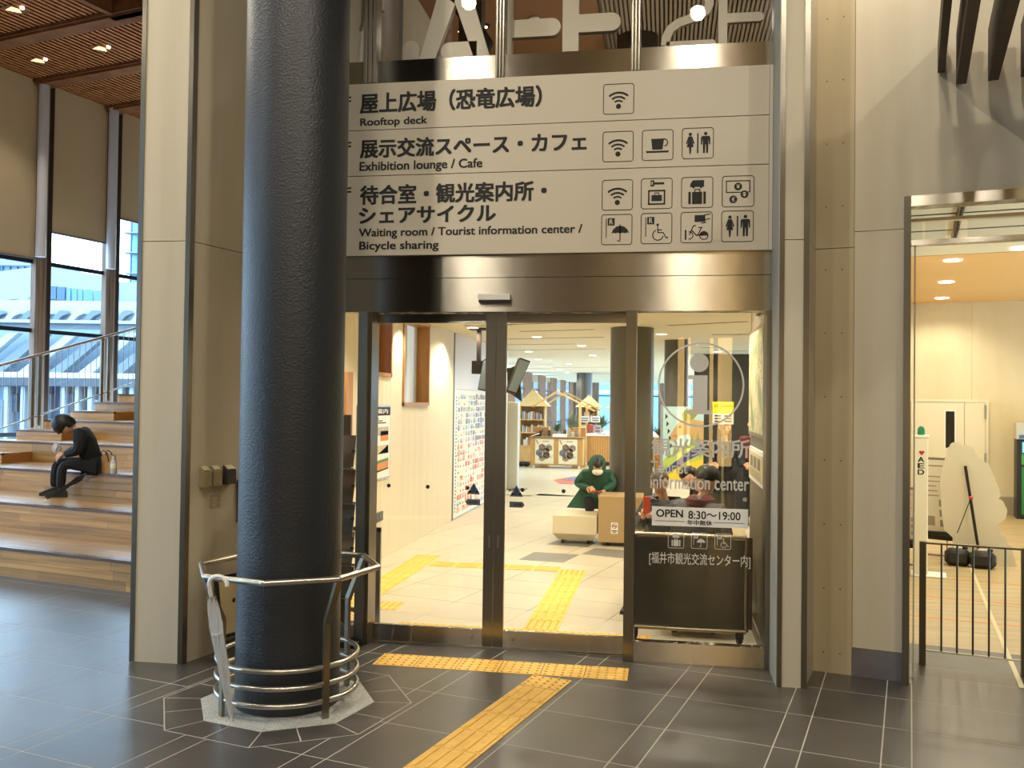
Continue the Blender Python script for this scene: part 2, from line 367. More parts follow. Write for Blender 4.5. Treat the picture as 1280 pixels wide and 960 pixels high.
# jambs
for nm, x0, x1, y0 in (('trim_5', -2.333, -2.262, 6.66), ('trim_6', -2.262, -2.237, 6.70), ('trim_7', -.29, -.215, 6.66), ('trim_8', .708, .747, 6.68)):
    struct(nm, MB().box(x0, x1, y0, 6.88, 0, 2.553), steelv)
# sliding leaves
def leaf(nm, x0, x1, lab):
    d = group_empty(nm); tag(d, lab)
    for a in (x0, x1-.078): MB().box(a, a+.077, DY-.02, DY+.02, .008, 2.55).build('stile', steelv, d)
    MB().box(x0+.078, x1-.079, DY-.02, DY+.02, 2.478, 2.55).build('top_rail', steel, d)
    MB().box(x0+.078, x1-.079, DY-.02, DY+.02, .008, .134).build('bottom_rail', steel, d)
    MB().box(x0+.078, x1-.079, DY-.004, DY+.004, .134, 2.478).build('pane', glass, d); return d
d1 = leaf('door_1', -2.335, -1.287, 'left sliding glass leaf'); d2 = leaf('door_2', -1.283, -.215, 'right sliding glass leaf')
for d, lx_, ly_ in ((d1, 589, 795), (d2, 641, 798)):
    p = py(lx_, ly_, DY-.02); o = MB().tube([(p.x, DY-.02, p.z), (p.x, DY-.028, p.z)], .013, 16).build('lock', pipe, d, True)
    q = py(594.5 if d is d1 else 636, 677, DY-.02) if 0 else None
for d, a in ((d1, 611.5), (d2, 622.5)):
    p = py(a, 677, DY-.02); MB().bev(p.x-.006, p.x+.006, DY-.024, DY-.0195, p.z-.05, p.z+.05, .002).build('finger_pull', pipe, d)
# warning stickers on the leaves
signgrey = mat('sticker_grey', '#55595e', .5); signblue = mat('sticker_blue', '#26384f', .5)
dot = mat('sticker_brown', '#332a20', .5)
for d, cx, cy, s in ((d1, 592, 617, -1), (d2, 645.5, 620, 1)):
    c = py(cx, cy, DY-.006); w = .104
    k = Ink((c.x-w/2, DY-.006, c.z-.005), (1, 0, 0), (0, 0, 1), w, .088)
    k.poly([(0, 0), (1, 0), (.5, 1)], 0); k.lay = 1; k.poly([(.42, .08), (.58, .08), (.66, .5), (.5, .95), (.34, .5)], 1).rect(.12, .12, .36, .3, 2).rect(.64, .12, .88, .3, 2); k.build('warning_triangle', [signgrey, signblue, blackink], d)
    k = Ink((c.x-w/2+(-.012 if s < 0 else 0), DY-.006, c.z-.088), (1, 0, 0), (0, 0, 1), w+.012, .045)
    k.poly([(.14, 0), (1, 0), (1, 1), (.14, 1), (0, .5)] if s < 0 else [(0, 0), (.86, 0), (1, .5), (.86, 1), (0, 1)], 0); k.lay = 1
    for a in (.3, .45, .6, .72): k.rect(a, .3, a+.08, .7, 1)
    k.build('direction_arrow', [signgrey, blackink], d)
for d, pts in ((d1, ((486, 607), (534.7, 608.5), (584.5, 610))), (d2, ((653, 612.5), (704.5, 614)))):
    for p in pts:
        c = py(*p, DY-.005); MB().tube([(c.x, DY-.005, c.z), (c.x, DY-.0065, c.z)], .0155, 16).build('glass_marker', dot, d)
# sensor on the header
t = thing('door_sensor', 'slim grey motion sensor fixed to the steel header above the doors', 'sensor', (-1.28, 6.69, 2.624))
MB().bev(-1.40, -1.155, 6.655, 6.699, 2.635, 2.682, .004).build('housing', mat('sensor_grey', '#d8d5c9', .5), t)
MB().box(-1.395, -1.16, 6.665, 6.699, 2.622, 2.635).build('lens', black, t)
# fixed lights either side
w1 = group_empty('window_1'); MB().box(-.215, .708, 6.70, 6.78, 0, .143).build('sill_panel', steel, w1)
MB().box(-.215, .708, 6.716, 6.726, .143, 2.553).build('pane', glass2, w1)
w2 = group_empty('window_2'); MB().box(-3.15, -2.333, 6.70, 6.78, 0, .143).build('sill_panel', steel, w2)
MB().box(-3.15, -2.333, 6.716, 6.726, .143, 2.553).build('pane', glass, w2)
w3 = group_empty('window_3')
for x0, x1 in ((-3.15, -2.339), (-2.229, -1.296), (-1.222, -.278), (-.205, .747)):
    MB().box(x0, x1, 6.735, 6.745, 4.50, 7.4).build('pane', glass, w3)
# threshold plate
struct('trim_9', MB().box(-2.24, -.29, 6.795, 6.87, -.004, .004), pipe)
# ---------------------------------------------------------------- hanging letters behind the upper glass
let = mat('letter_face', '#dcd4c0', .6); letside = mat('letter_edge', '#fff2cc', .5)
def glyph(name, pts, y, dep, parent):
    """solid letter piece: outline in world x,z"""
    mb = MB(); mb.ext([(x, y, z) for x, z in pts], (0, dep, 0)); return mb.build(name, let, parent)
def rounded(x0, x1, z0, z1, right=True, left=False, n=8):
    r = (z1-z0)/2; P = []
    if right: P += [(x1-r+r*math.cos(a), z0+r+r*math.sin(a)) for a in [R(-90+180*i/n) for i in range(n+1)]]
    else: P += [(x1, z0), (x1, z1)]
    if left: P += [(x0+r+r*math.cos(a), z0+r+r*math.sin(a)) for a in [R(90+180*i/n) for i in range(n+1)]]
    else: P += [(x0, z1), (x0, z0)]
    return P
def XZ(x, y, Y=6.86): p = py(x, y, Y); return p.x, p.z
YL = 6.84
def L2(x, y): return XZ(x, y, YL)
ls = 'large storey letter seen behind the upper glass'
t = thing('sign_letter', 'large hanging letter C, mostly hidden behind the column above the directory', 'sign letter', (L2(480, 60)[0], YL, 4.5), group=None)
cx_, cz_ = L2(478, -18); ro = .40; ri = .27
def ring_seg(mb, cx, cz, ro, ri, a0, a1, y, dep, n=20, sx=1):
    A = [R(a0+(a1-a0)*i/n) for i in range(n+1)]
    for p, q in zip(A, A[1:]): mb.ext([(cx+sx*ri*math.cos(p), y, cz+ri*1.5*math.sin(p)), (cx+sx*ro*math.cos(p), y, cz+ro*1.35*math.sin(p)), (cx+sx*ro*math.cos(q), y, cz+ro*1.35*math.sin(q)), (cx+sx*ri*math.cos(q), y, cz+ri*1.5*math.sin(q))], (0, dep, 0))
mb = MB(); xa, xb = L2(428, 40)[0], L2(447, 40)[0]; xc, xd = L2(503, 60)[0], L2(524, 60)[0]; zt = L2(510, 51)[1]
mb.ext([(xa, YL, 4.2), (xb+.02, YL, 4.2), (xb+.005, YL, 4.52), (xb, YL, 4.6), (xb+.01, YL, 4.82), (xb+.06, YL, 4.93), (xb+.2, YL, 4.97), (xb+.2, YL, 5.1), (xa, YL, 5.1)], (0, .06, 0)); mb.build('letter_stroke', [let], t)
mb = MB(); r_ = (xd-xc)/2; mb.ext([(xc, YL, 4.3), (xd, YL, 4.3)]+[(xc+r_+r_*math.cos(R(a)), YL, zt-r_+r_*math.sin(R(a))) for a in range(0, 181, 18)], (0, .06, 0)); mb.build('letter_stroke', [let], t)
t = thing('sign_letter', 'large hanging letter A behind the upper glass above the directory', 'sign letter', (L2(565, 60)[0], YL, 4.4))
A_ = lambda *p: [(L2(*q)[0], YL, L2(*q)[1]) for q in p]
mb = MB(); mb.ext(A_((524, 74), (548.5, -10), (569, 5), (544, 73)), (0, .06, 0)); mb.build('letter_stroke', let, t)
mb = MB(); mb.ext(A_((568, 2), (574, -12), (588, -10), (612, 71), (592, 72), (584, 48)), (0, .06, 0)); mb.build('letter_stroke', let, t)
x0, z1 = L2(551, 53.5); x1 = L2(596, 53)[0]; z0 = L2(570, 74)[1]
MB().ext([(x, YL, z) for x, z in rounded(x0, x1, z0, z1, False, True)], (0, .06, 0)).build('letter_stroke', let, t)
def tee(lab, xl, xr, bx, by0, by1, dep=.06, top=-60):
    t = thing('sign_letter', lab, 'sign letter', (L2(xl, 60)[0], YL, 4.4))
    a = L2(xl, 50)[0]; b = L2(xr, 50)[0]; MB().box(a, b, YL, YL+dep, 4.3, 5.6).build('letter_stroke', let, t)
    z1, z0 = L2((xr+bx)/2, by0)[1], L2((xr+bx)/2, by1)[1]
    MB().ext([(x, YL, z) for x, z in rounded(b, L2(bx, 30)[0], z0, z1)], (0, dep, 0)).build('letter_stroke', let, t)
    MB().ext([(x, YL, z) for x, z in rounded(b, L2(bx+8, 30)[0], z1+.42, z1+.55)], (0, dep, 0)).build('letter_stroke', let, t)
tee('large hanging letter F behind the second upper pane', 619.5, 640, 701, 23.5, 45.5)
tee('large hanging letter E behind the upper glass left of the numeral', 703, 723, 776, 16.5, 39)
tee('smaller hanging letter F after the numeral at the upper right', 898, 909, 955, 15.5, 27, .04)
t = thing('sign_letter', 'smaller hanging numeral 2 behind the upper glass', 'sign letter', (L2(862, 60)[0], YL, 4.5))
path = [(831.5, 57), (832.5, 47), (838, 36), (848, 28.5), (860, 24), (874, 19), (883, 13), (887, 4), (886, -10), (878, -22), (864, -27), (848, -24), (837, -14)]
mb = MB()
q = [V(L2(*p)) for p in path]
for i in range(len(q)-1):
    def nrm(j):
        d_ = (q[min(j+1, len(q)-1)]-q[max(j-1, 0)]).normalized(); return V((-d_.y, d_.x))*.032
    a, b = nrm(i), nrm(i+1)
    mb.ext([(p.x, YL, p.y) for p in (q[i]-a, q[i+1]-b, q[i+1]+b, q[i]+a)], (0, .04, 0))
x0 = L2(833, 50)[0]; x1 = L2(895, 52)[0]; z1 = L2(865, 50.5)[1]
mb.ext([(x, YL, z) for x, z in rounded(x0, x1, z1-.062, z1)], (0, .04, 0)); mb.build('letter_stroke', let, t)
# ================================================================ WALLS ROUND THE DOORS
# left pier: stone faced, steel corner strips
wl = group_empty('wall_left')
B0 = V((-3.695, 5.93)); B1 = V((-3.37, 5.935)); B2 = V((-3.15, 6.70))
MB().ext([(-3.70, 5.93, 0), (-3.366, 5.935, 0), (-3.332, 5.96, 0), (-3.158, 6.70, 0), (-3.158, 6.98, 0), (-3.32, 7.0, 0), (-3.52, 6.9, 0)], (0, 0, 2.985)).build('stone_panel', stone, wl)
MB().ext([(-3.70, 5.93, 2.99), (-3.366, 5.935, 2.99), (-3.332, 5.96, 2.99), (-3.158, 6.70, 2.99), (-3.158, 6.98, 2.99), (-3.32, 7.0, 2.99), (-3.52, 6.9, 2.99)], (0, 0, 6)).build('stone_panel', stone, wl)
MB().ext([(-3.735, 5.922, 0), (-3.70, 5.922, 0), (-3.70, 5.94, 0), (-3.56, 6.6, 0), (-3.59, 6.62, 0)], (0, 0, 8.9)).build('corner_strip', steelv, wl)
MB().ext([(-3.368, 5.927, 0), (-3.335, 5.929, 0), (-3.322, 5.972, 0), (-3.335, 5.975, 0)], (0, 0, 8.9)).build('corner_strip', steelv, wl)
# right pier
wr = group_empty('wall_right')
for z0, z1 in ((0, 2.985), (2.99, 8.9)):
    MB().ext([(.775, 6.292, z0), (.903, 6.292, z0), (.932, 6.30, z0), (1.045, 6.72, z0), (1.045, 6.9, z0), (.76, 6.9, z0)], (0, 0, z1-z0)).build('stone_panel', stone, wr)
MB().ext([(.745, 6.285, 0), (.777, 6.285, 0), (.777, 6.31, 0), (.765, 6.9, 0), (.749, 6.9, 0)], (0, 0, 8.9)).build('corner_strip', steelv, wr)
MB().ext([(.901, 6.285, 0), (.937, 6.285, 0), (.944, 6.315, 0), (.925, 6.317, 0)], (0, 0, 8.9)).build('corner_strip', steelv, wr)
bluegrey = mat('reveal_board', '#b4b6ae', .5)
MB().box(.741, .749, 6.29, 6.70, 0, 8.9).build('reveal_lining', bluegrey, wr)
# right wall, square to the floor grid
wg = group_empty('wall_back'); wg.rotation_euler.z = -FA
for x0, x1, z0, z1, m in ((-.625, -.367, 0, 2.99, stone2), (-.625, -.367, 2.995, 8.9, stone2), (-.364, -.045, .195, 3.10, stone), (-.364, -.045, 3.104, 8.9, stone), (-.045, 2.4, 3.31, 6.1, stone), (-.045, 2.4, 6.104, 8.9, stone), (1.47, 3.2, 0, 3.31, stone), (3.205, 8.5, 0, 8.9, stone), (2.405, 3.2, 3.315, 8.9, stone)):
    MB(G).box(x0, x1, 6.78, 7.0, z0, z1).build('stone_panel', m, wg)
MB(G).box(-.63, -.04, 6.80, 7.02, 0, 8.9).build('backing', stone2, wg)
scr = MB(G)
for xx in (-.555, -.445):
    for k in range(14):
        z = .14+.45*k; scr.add([(xx+.006*math.cos(R(60*i)), 6.7795, z+.006*math.sin(R(60*i))) for i in range(6)], [tuple(range(6))])
scr.build('screw_heads', mat('screw_bronze', '#6b5632', .5, .6), wg)
struct('baseboard_back', MB(G).box(-.364, -.045, 6.772, 6.79, 0, .193), mat('slate_skirting', '#6e6b6c', .45, var=((6, 6, 6), '#626063', .3, .7)))
# doorway of the right-hand room
d3 = group_empty('door_3'); d3.rotation_euler.z = -FA
MB(G).box(-.045, .0, 6.70, 7.05, 0, 3.31).build('jamb', steelv, d3); MB(G).box(1.42, 1.47, 6.70, 7.05, 0, 3.31).build('jamb', steelv, d3)
MB(G).box(0, 1.42, 6.70, 6.84, 3.24, 3.31).build('head', steel, d3); MB(G).box(0, 1.42, 6.90, 6.96, 3.168, 3.19).build('track', pipe, d3)
MB(G).box(0, 1.42, 6.87, 6.95, 3.0, 3.035).build('rail', steel, d3); MB(G).box(0, 1.42, 6.905, 6.913, 3.035, 3.19).build('pane', glass, d3)
MB(G).box(.02, .03, 6.9, 6.94, 0, 3.0).build('seal', mat('pale_seal', '#c9c2ae', .5), d3)
# beige wall above and behind the camera, far ceiling; hall shell
hs = group_empty('wall_front')
hallwall = mat('hall_plaster', '#a89e8e', .7)
MB(G).box(-14.4, 9, -11.2, -11, 0, 8.9).build('rear_wall', hallwall, hs); MB(G).box(8.5, 8.7, -11, 7, 0, 8.9).build('side_wall', hallwall, hs)
MB().box(-3.15, .747, 6.7, 6.9, 7.4, 8.9).build('over_panel', stone, hs)
struct('wall_far', MB(G).box(-14.2, -7.45, 15, 15.2, 0, 8.9), mat('hall_wall', '#b5a88c', .7))
# ================================================================ HALL CEILING (wood slats over the stairs)
hc = group_empty('ceiling'); hc.rotation_euler.z = -FA
MB(G).box(-14.4, 9, -11.2, 15.2, 8.9, 9.0).build('upper_soffit', mat('tan_soffit', '#c39a62', .7), hc)
lining = mat('dark_wood_lining', '#4b2d1b', .6); fascia = mat('wood_fascia', '#8a5833', .8, var=((3, 3, 20), '#6f4325', .3, .7), spec=.15)
ZC = 7.35
beams = [8.0, 9.52, 11.07, 12.6, 14.12]
xr = -6.6; xn = ingrid(pz(148, 20, ZC)).x
for b in beams:
    xr = -6.6 if b > 9 else xn
    MB(G).box(-14, xr, b-.13, b+.13, ZC-.09, ZC+.25).build('beam', fascia, hc)
    MB(G).box(-14, xr, b-.16, b-.135, ZC-.05, ZC+.1).build('beam_lip', fascia, hc)
MB(G).box(-14, xr, 9.5, 15, ZC+.22, ZC+.30).build('slat_backing', lining, hc); MB(G).box(-14, xn, -5, 9.5, ZC+.22, ZC+.30).build('slat_backing', lining, hc)
MB(G).box(xr, xr+.12, 9.4, 15, ZC-.09, 8.9).build('edge_fascia', fascia, hc); MB(G).box(xn, xn+.08, -5, 9.4, ZC-.06, ZC+.6).build('edge_fascia', fascia, hc); MB(G).box(xn, -6.5, 9.39, 9.5, ZC-.09, 8.9).build('edge_fascia', fascia, hc)
prev = 4.95
for b in beams+[15.0]:
    x = -13.95; mb = MB(G); xe = -6.6 if b > 10 else xn
    while x < xe-.05:
        mb.box(x, x+.045, prev+.02, b-.165, ZC, ZC+.09); x += .105
    mb.build('ceiling_slats', slatwood, hc, kind='stuff')
    prev = b+.13
pendant = mat('lamp_glow_yellow', '#ffd86a', .5, emis=5); glow = mat('lamp_glow_white', '#fff6e0', .5, emis=7)
for i, (x, y) in enumerate(((19, 13), (49, 76.5), (127, 61.5))):
    p = pz(x, y, ZC-.01); t = thing('recessed_spotlight', ('recessed spotlight in the wood slats nearest the picture corner', 'recessed spotlight low in the slats beside the window post', 'recessed spotlight in the slats nearest the stone pier')[i], 'light', (p.x, p.y, ZC-.02), -FA)
    g = ingrid(p); mb = MB(G); mb.box(g.x-.14, g.x+.14, g.y-.14, g.y+.14, ZC-.005, ZC+.0); mb.build('recess_plate', fascia, t)
    mb = MB(G); mb.add([(g.x-.12, g.y-.06, ZC-.008), (g.x+.0, g.y+.10, ZC-.008), (g.x+.08, g.y+.0, ZC-.008), (g.x+.05, g.y-.1, ZC-.008)], [(0, 1, 2, 3)]); mb.build('reflector', pendant, t)
    mb = MB(G); mb.cyl((g.x+.18, g.y-.03), .028, ZC-.03, ZC+.0, 12); mb.build('lamp', glow, t)
    spot('spot_lamp', p-V((0, 0, .08)), 130, WARM, 80, .05)
# ---------------------------------------------------------------- window wall beside the stairs
ww = group_empty('window_4'); ww.rotation_euler.z = -FA; WX = -14.0
framem = mat('black_window_bar', '#15191f', .45, .3)
posts = [11.17+1.505*k for k in range(-13, 3)]
gl = pgx(42, 450, WX+.1).y-11.17; gr_ = pgx(56, 450, WX+.1).y-11.17; gd_ = pgx(62, 450, WX+.1).y-11.17
for p in posts:
    MB(G).box(WX-.02, WX+.10, p+gl, p+gr_, 0, ZC+.2).build('mullion', plank_grey, ww)
    for q in (.15, .5, .85): c_ = p+gl+(gr_-gl)*q; MB(G).box(WX+.10, WX+.108, c_-.025, c_+.025, 0, ZC).build('batten', plank_grey, ww)
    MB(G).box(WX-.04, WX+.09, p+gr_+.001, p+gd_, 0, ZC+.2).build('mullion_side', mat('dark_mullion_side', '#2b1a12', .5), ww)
tubem = mat('white_column_paint', '#d3d3da', .45); tc_ = pgx(53.5, 200, WX+.2).y-11.17
for p in posts:
    MB(G).cyl((WX+.2, p+tc_), .085, 4.27, ZC+.2, 20).build('round_post', tubem, ww, True)
for z in (4.2, 3.0, 1.2): MB(G).box(WX-.03, WX+.03, -10.5, 15, z-.035, z+.035).build('transom', framem, ww)
for a, b in zip(posts, posts[1:]): MB(G).box(WX-.005, WX+.005, a+gd_, b+gl, 0, ZC+.2).build('pane', glass, ww)
blind = mat('roller_blind_cloth', '#b9a78a', .9, spec=.1)
_n = blind.node_tree; _t = _n.nodes.new('ShaderNodeBsdfTranslucent'); _t.inputs[0].default_value = (.60, .42, .27, 1); _m = _n.nodes.new('ShaderNodeMixShader'); _m.inputs[0].default_value = .25
_n.links.new(_n.nodes['Principled BSDF'].outputs[0], _m.inputs[1]); _n.links.new(_t.outputs[0], _m.inputs[2]); _n.links.new(_m.outputs[0], _n.nodes['Material Output'].inputs[0])
for i, (a, b) in enumerate(zip(posts, posts[1:])):
    z = {11: 4.23, 12: 4.23, 13: 4.75, 14: 5.28}.get(i, 5.2)
    nm = {11: 'beige roller blind drawn down beyond the picture edge, nearest the viewer', 12: 'beige roller blind drawn down to the black window bar', 13: 'beige roller blind ending above a strip of white sky', 14: 'beige roller blind highest drawn, beside the stone pier'}.get(i, 'beige roller blind over the hall windows nearer the camera')
    if i < 11:
        MB(G).box(WX+.05, WX+.06, a+.1, b-.1, z, ZC+.15).build('drawn_blind', blind, ww); continue
    t = thing('roller_blind', nm, 'blind', tuple(gw(WX+.1, (a+b)/2, z)), -FA, 'roller blinds over the hall windows')
    MB(G).box(WX+.05, WX+.06, a+gd_-.02, b+gl+.02, z+.03, ZC+.15).build('cloth', blind, t); MB(G).box(WX+.04, WX+.07, a+gd_-.02, b+gl+.02, z, z+.03).build('bottom_bar', mat('blind_bar', '#6f6b72', .5), t)
# ---------------------------------------------------------------- wooden stepped seating
st = group_empty('trim_10'); st.rotation_euler.z = -FA; tag(st, 'wooden stepped seating')
RIS, DEP, G0 = .295, 1.0, 6.53
def xright(gy): return (-3.95-.2436*gy)/.9699
def planks(par, x0, x1, z0, z1, y, rows, seed, name='riser_plank', side='y', vis=None):
    r = random.Random(seed); h = (z1-z0)/rows
    for i in range(rows):
        x = x0-r.uniform(0, 1.2)
        while x < x1:
            L_ = r.uniform(.75, 1.9); a, b = max(x, x0), min(x+L_, x1)
            if b-a > .03: MB(G).box(a+.001, b-.001, y, y+.018+r.uniform(0, .0015), z0+h*i+.001, z0+h*(i+1)-.001).build(name, wood, par)
            x += L_
def treads(par, x0, x1, y0, y1, z, rows, seed):
    r = random.Random(seed); h = (y1-y0)/rows
    for i in range(rows):
        x = x0-r.uniform(0, 1.2)
        while x < x1:
            L_ = r.uniform(.9, 2.2); a, b = max(x, x0), min(x+L_, x1)
            if b-a > .03: MB(G).box(a+.001, b-.001, y0+h*i+.001, y0+h*(i+1)-.001, z-.02, z-r.uniform(0, .0008)).build('tread_plank', wood, par)
            x += L_
for k in range(1, 9):
    z = RIS*k; y = G0+DEP*(k-1); xa = -12.0; xb = xright(y+DEP)
    MB(G).box(xa, xb, y+.02, y+DEP+.02, 0 if k < 3 else z-RIS-.02, z-.02).build('carcass', mat('stair_side_wood', '#9c6c38', .4), st)
    planks(st, xa, xb, z-RIS, z-.03, y, 3 if k > 1 else 3, 40+k)
    MB(G).box(xa, xb, y-.008, y+.06, z-.03, z).build('nosing', woodedge, st)
    treads(st, xa, xb, y+.062, y+DEP+.0, z, 6 if k < 5 else 3, 60+k)
for k in range(0, 16):       # walking flight along the rail, half the riser
    z = RIS/2*(k+1); y = G0-.5+.5*k+.0
    if z > 2.3: break
    MB(G).box(-13, -12.003, y+.02, y+.52, max(0, z-.3), z-.02).build('carcass', mat('stair_side_wood', '#9c6c38', .4), st)
    planks(st, -13, -12.003, z-RIS/2, z-.03, y, 1, 90+k); MB(G).box(-13, -12.003, y-.008, y+.05, z-.03, z).build('nosing', woodedge, st)
    treads(st, -13, -12.003, y+.052, y+.5, z, 2, 120+k)
# stair rail
t = thing('stair_railing', 'steel railing with thin bars climbing beside the stepped seating', 'railing', tuple(gw(-13.05, 6.2, 0)), -FA)
sl = RIS/DEP; X_ = -13.06
def zt(y): return 2.33+(y-9.75)*sl*1.0
rsteel = mat('rail_steel', '#c3c0ba', .3, 1); rsteel2 = mat('rail_flat_steel', '#8d8d88', .35, .9)
MB(G).tube([(X_, 5.6, zt(5.6)), (X_, 14.5, zt(14.5))], .024, 10).build('handrail', mat('rail_handle', '#b8a89c', .35, .7), t, True)
MB(G).tube([(X_, 5.6, zt(5.6)-1.0), (X_, 14.5, zt(14.5)-1.0)], .014, 8).build('bottom_rail', rsteel, t, True)
y = 5.7
while y < 14.4:
    MB(G).cyl((X_, y), .006, zt(y)-1.0, zt(y), 6).build('baluster', rsteel2, t); y += .118
for yy in (5.7, 7.3, 8.9, 10.35, 10.47, 11.72, 11.86, 13.2, 13.34):
    MB(G).box(X_-.012, X_+.012, yy-.03, yy+.03, zt(yy)-1.16, zt(yy)).build('rail_post', rsteel2, t)
# ================================================================ LOUVRES AT THE UPPER RIGHT
hf = thing('wood_louvre', 'dark brown timber louvre boards hanging at the upper right over the stone wall', 'louvre', tuple(gw(.4, 5.6, 4.1)), -FA)
lou = mat('louvre_wood', '#4a382c', .55, var=((3, 30, 30), '#382920', .3, .7))
e1 = pgy(1195, 106, 6.62); zl = e1.z; e0 = pgy(1172, 90, 6.74)
for i in range(11):
    x = e1.x+.187*i; MB(G).box(x, x+.062, 4.6, 6.62, zl, zl+.34).build('louvre_board', lou, hf)
MB(G).box(e0.x, e0.x+.045, 4.6, 6.76, zl+.14, zl+.34).build('louvre_board', lou, hf)
MB(G).box(e0.x-.03, e0.x+2, 4.6, 5.75, zl+.34, zl+.40).build('cross_bearer', lou, hf)
spot('louvre_lamp', gw(-.2, 6.2, 5.6), 60, WARM, 120, .1, .6, gw(-.1, 6.78, 4.9))
# ================================================================ BLACK COLUMN, GUARD RAIL, UMBRELLA
colpaint = mat('textured_black_column', '#24272c', .42, bump=((70, 70, 70), .004, 3), spec=.55)
t = thing('round_column', 'thick textured black round column behind the octagonal guard rail', 'column', (CX, CY, 0))
MB().cyl((CX, CY), .317, .004, 8.9, 64).build('shaft', colpaint, t, True)
t = thing('guard_rail', 'octagonal steel guard rail with round hoops at the foot of the black column', 'guard rail', (CX, CY, 0))
def vert(k, r): return (CX+r*math.cos(R(22.5+45*k)-FA), CY+r*math.sin(R(22.5+45*k)-FA))
P = [(*vert(k, .555), .835) for k in range(8)]
for k in range(8):
    a, b = P[k], P[(k+1) % 8]; MB().tube([a, b], .0185, 14).build('handrail', pipe, t, True)
    MB().ball(a, .0185, 12, 8).build('mitre', pipe, t, True)
for z in (.10, .20, .30):
    MB().tube([(CX+.425*math.cos(R(6*i)), CY+.425*math.sin(R(6*i)), z) for i in range(60)], .0155, 10, closed=True).build('hoop', pipe, t, True)
for k in (7, 1, 3, 5):
    an = R(22.5+45*k)-FA; u = V((math.cos(an), math.sin(an), 0)); s_ = V((-u.y, u.x, 0)); c0 = V((CX, CY, 0))
    prof = [(.425, .002), (.445, .002), (.445, .555), (.565, .82), (.545, .835), (.425, .575)]
    MB().ext([c0+u*r+V((0, 0, z))-s_*.02 for r, z in prof], s_*.04).build('rail_post', mat('flat_bar_steel', '#8f8675', .32, 1), t)
# transparent umbrella hooked on the rail
um = thing('folded_umbrella', 'clear plastic umbrella with white crook hooked on the guard rail', 'umbrella', (-2.68, 4.9, .0))
hk = pz(258, 716, .87); tip = V((-2.375, 4.80, .01)); tip = pz(290.5, 901, .008)
hx = V((P[5][0], P[5][1], .835)).lerp(V((P[6][0], P[6][1], .835)), .12)
topp = pz(264, 745, .77); 
ax = (tip-topp).normalized()
hd = V((.98, -.05, 0)).normalized()
cr = [topp+V((0, 0, 0)), topp-ax*.06]
c0 = topp-ax*.075+hd*.055
for i in range(9): a = R(180-190*i/8); cr.append(c0+hd*(.055*math.cos(a))+V((0, 0, 1))*(.045*math.sin(a)))
MB().tube(cr, .012, 10).build('crook_handle', mat('white_plastic', '#efece6', .35), um, True)
MB().tube([topp, tip], .006, 8).build('shaft', mat('umbrella_shaft', '#d8d8d8', .3, .6), um, True)
clear = bpy.data.materials.new('clear_vinyl'); clear.use_nodes = True; nt = clear.node_tree; b = nt.nodes['Principled BSDF']
b.inputs['Base Color'].default_value = (.85, .87, .88, 1); b.inputs['Roughness'].default_value = .25; b.inputs['Alpha'].default_value = .62
def pleat(o, p0, p1, radii, n, depth, parent, name, m, seed=1):
    d = (p1-p0); a = d.cross(V((0, 1, 0))).normalized(); c = d.cross(a).normalized(); mb = MB(); r = random.Random(seed); k = len(radii); nn = n*2; vs = []
    jit = [r.uniform(.85, 1.15) for _ in range(nn)]
    for i, ra in enumerate(radii):
        for j in range(nn):
            q = 2*math.pi*j/nn+.25*i; rr = ra*(1 if j % 2 else depth)*jit[j]; vs.append(p0+d*(i/(k-1))+a*rr*math.cos(q)+c*rr*math.sin(q))
    mb.add(vs, [(i*nn+j, i*nn+(j+1) % nn, (i+1)*nn+(j+1) % nn, (i+1)*nn+j) for i in range(k-1) for j in range(nn)]); return mb.build(name, m, parent)
pleat(None, topp+ax*.01, tip-ax*.03, [.022, .034, .04, .038, .036, .033, .029, .024, .018, .010], 8, .6, um, 'canopy', clear)
MB().tube([topp+ax*.22, topp+ax*.232], .035, 12).build('closing_strap', clear, um)
for i in range(6):
    q = 2*math.pi*i/6; e = topp+ax*.015+V((math.cos(q), math.sin(q), 0))*.024
    MB().tube([e-ax*.012, e+ax*.012], .004, 6).build('rib_tip', pipe, um)
# boxes and notice on the side of the pier (plane gx = -4.69)
S0 = V((-3.332, 5.96, 0)); SD = (V((-3.158, 6.70, 0))-S0).normalized(); SN = V((SD.y, -SD.x, 0))
def side(s, z, out=0): return S0+SD*s+SN*out+V((0, 0, z))
def side_s(x, y):
    d = _ray(x, y); t_ = (S0-CAM).dot(SN)/d.dot(SN); p = CAM+d*t_; return (p-S0).dot(SD), p.z
for i, (x0, x1, yt, yb, m, lab) in enumerate(((249, 258.5, 587, 608, 'beige', 'beige wedge topped intercom box nearest the pier corner'), (262, 271.5, 586, 606, 'beige', 'beige wedge topped box in the middle of the three wall boxes'), (278.5, 289, 585, 604, 'dark', 'dark grey wedge topped box nearest the black column'))):
    s0, z1 = side_s(x0, yt); s1, z0 = side_s(x1, yb); t = thing('wall_box', lab, 'wall box', tuple(side((s0+s1)/2, z0))); mm = mat('box_beige', '#9c8f6e', .5) if m == 'beige' else mat('box_dark', '#3c3933', .5)
    mb = MB(); A = [side(s0, z0, .002), side(s0, z1+.02, .002), side(s0, z1-.015, .045), side(s0, z0, .045)]; mb.ext(A, SD*(s1-s0)); mb.build('housing', mm, t)
    mb = MB(); A = [side(s0+.008, z1+.018, .008), side(s0+.008, z1-.008, .040), side(s0+.008, z1-.005, .043), side(s0+.008, z1+.022, .008)]; mb.ext(A, SD*(s1-s0-.016)); mb.build('sloped_lid', mat('box_lid', '#c4b994', .4), t)
s0, z1 = side_s(263, 619); s1, z0 = side_s(275, 634)
no = thing('notice', 'small clear plastic notice taped under the middle wall box', 'notice', tuple(side(s0, z0)))
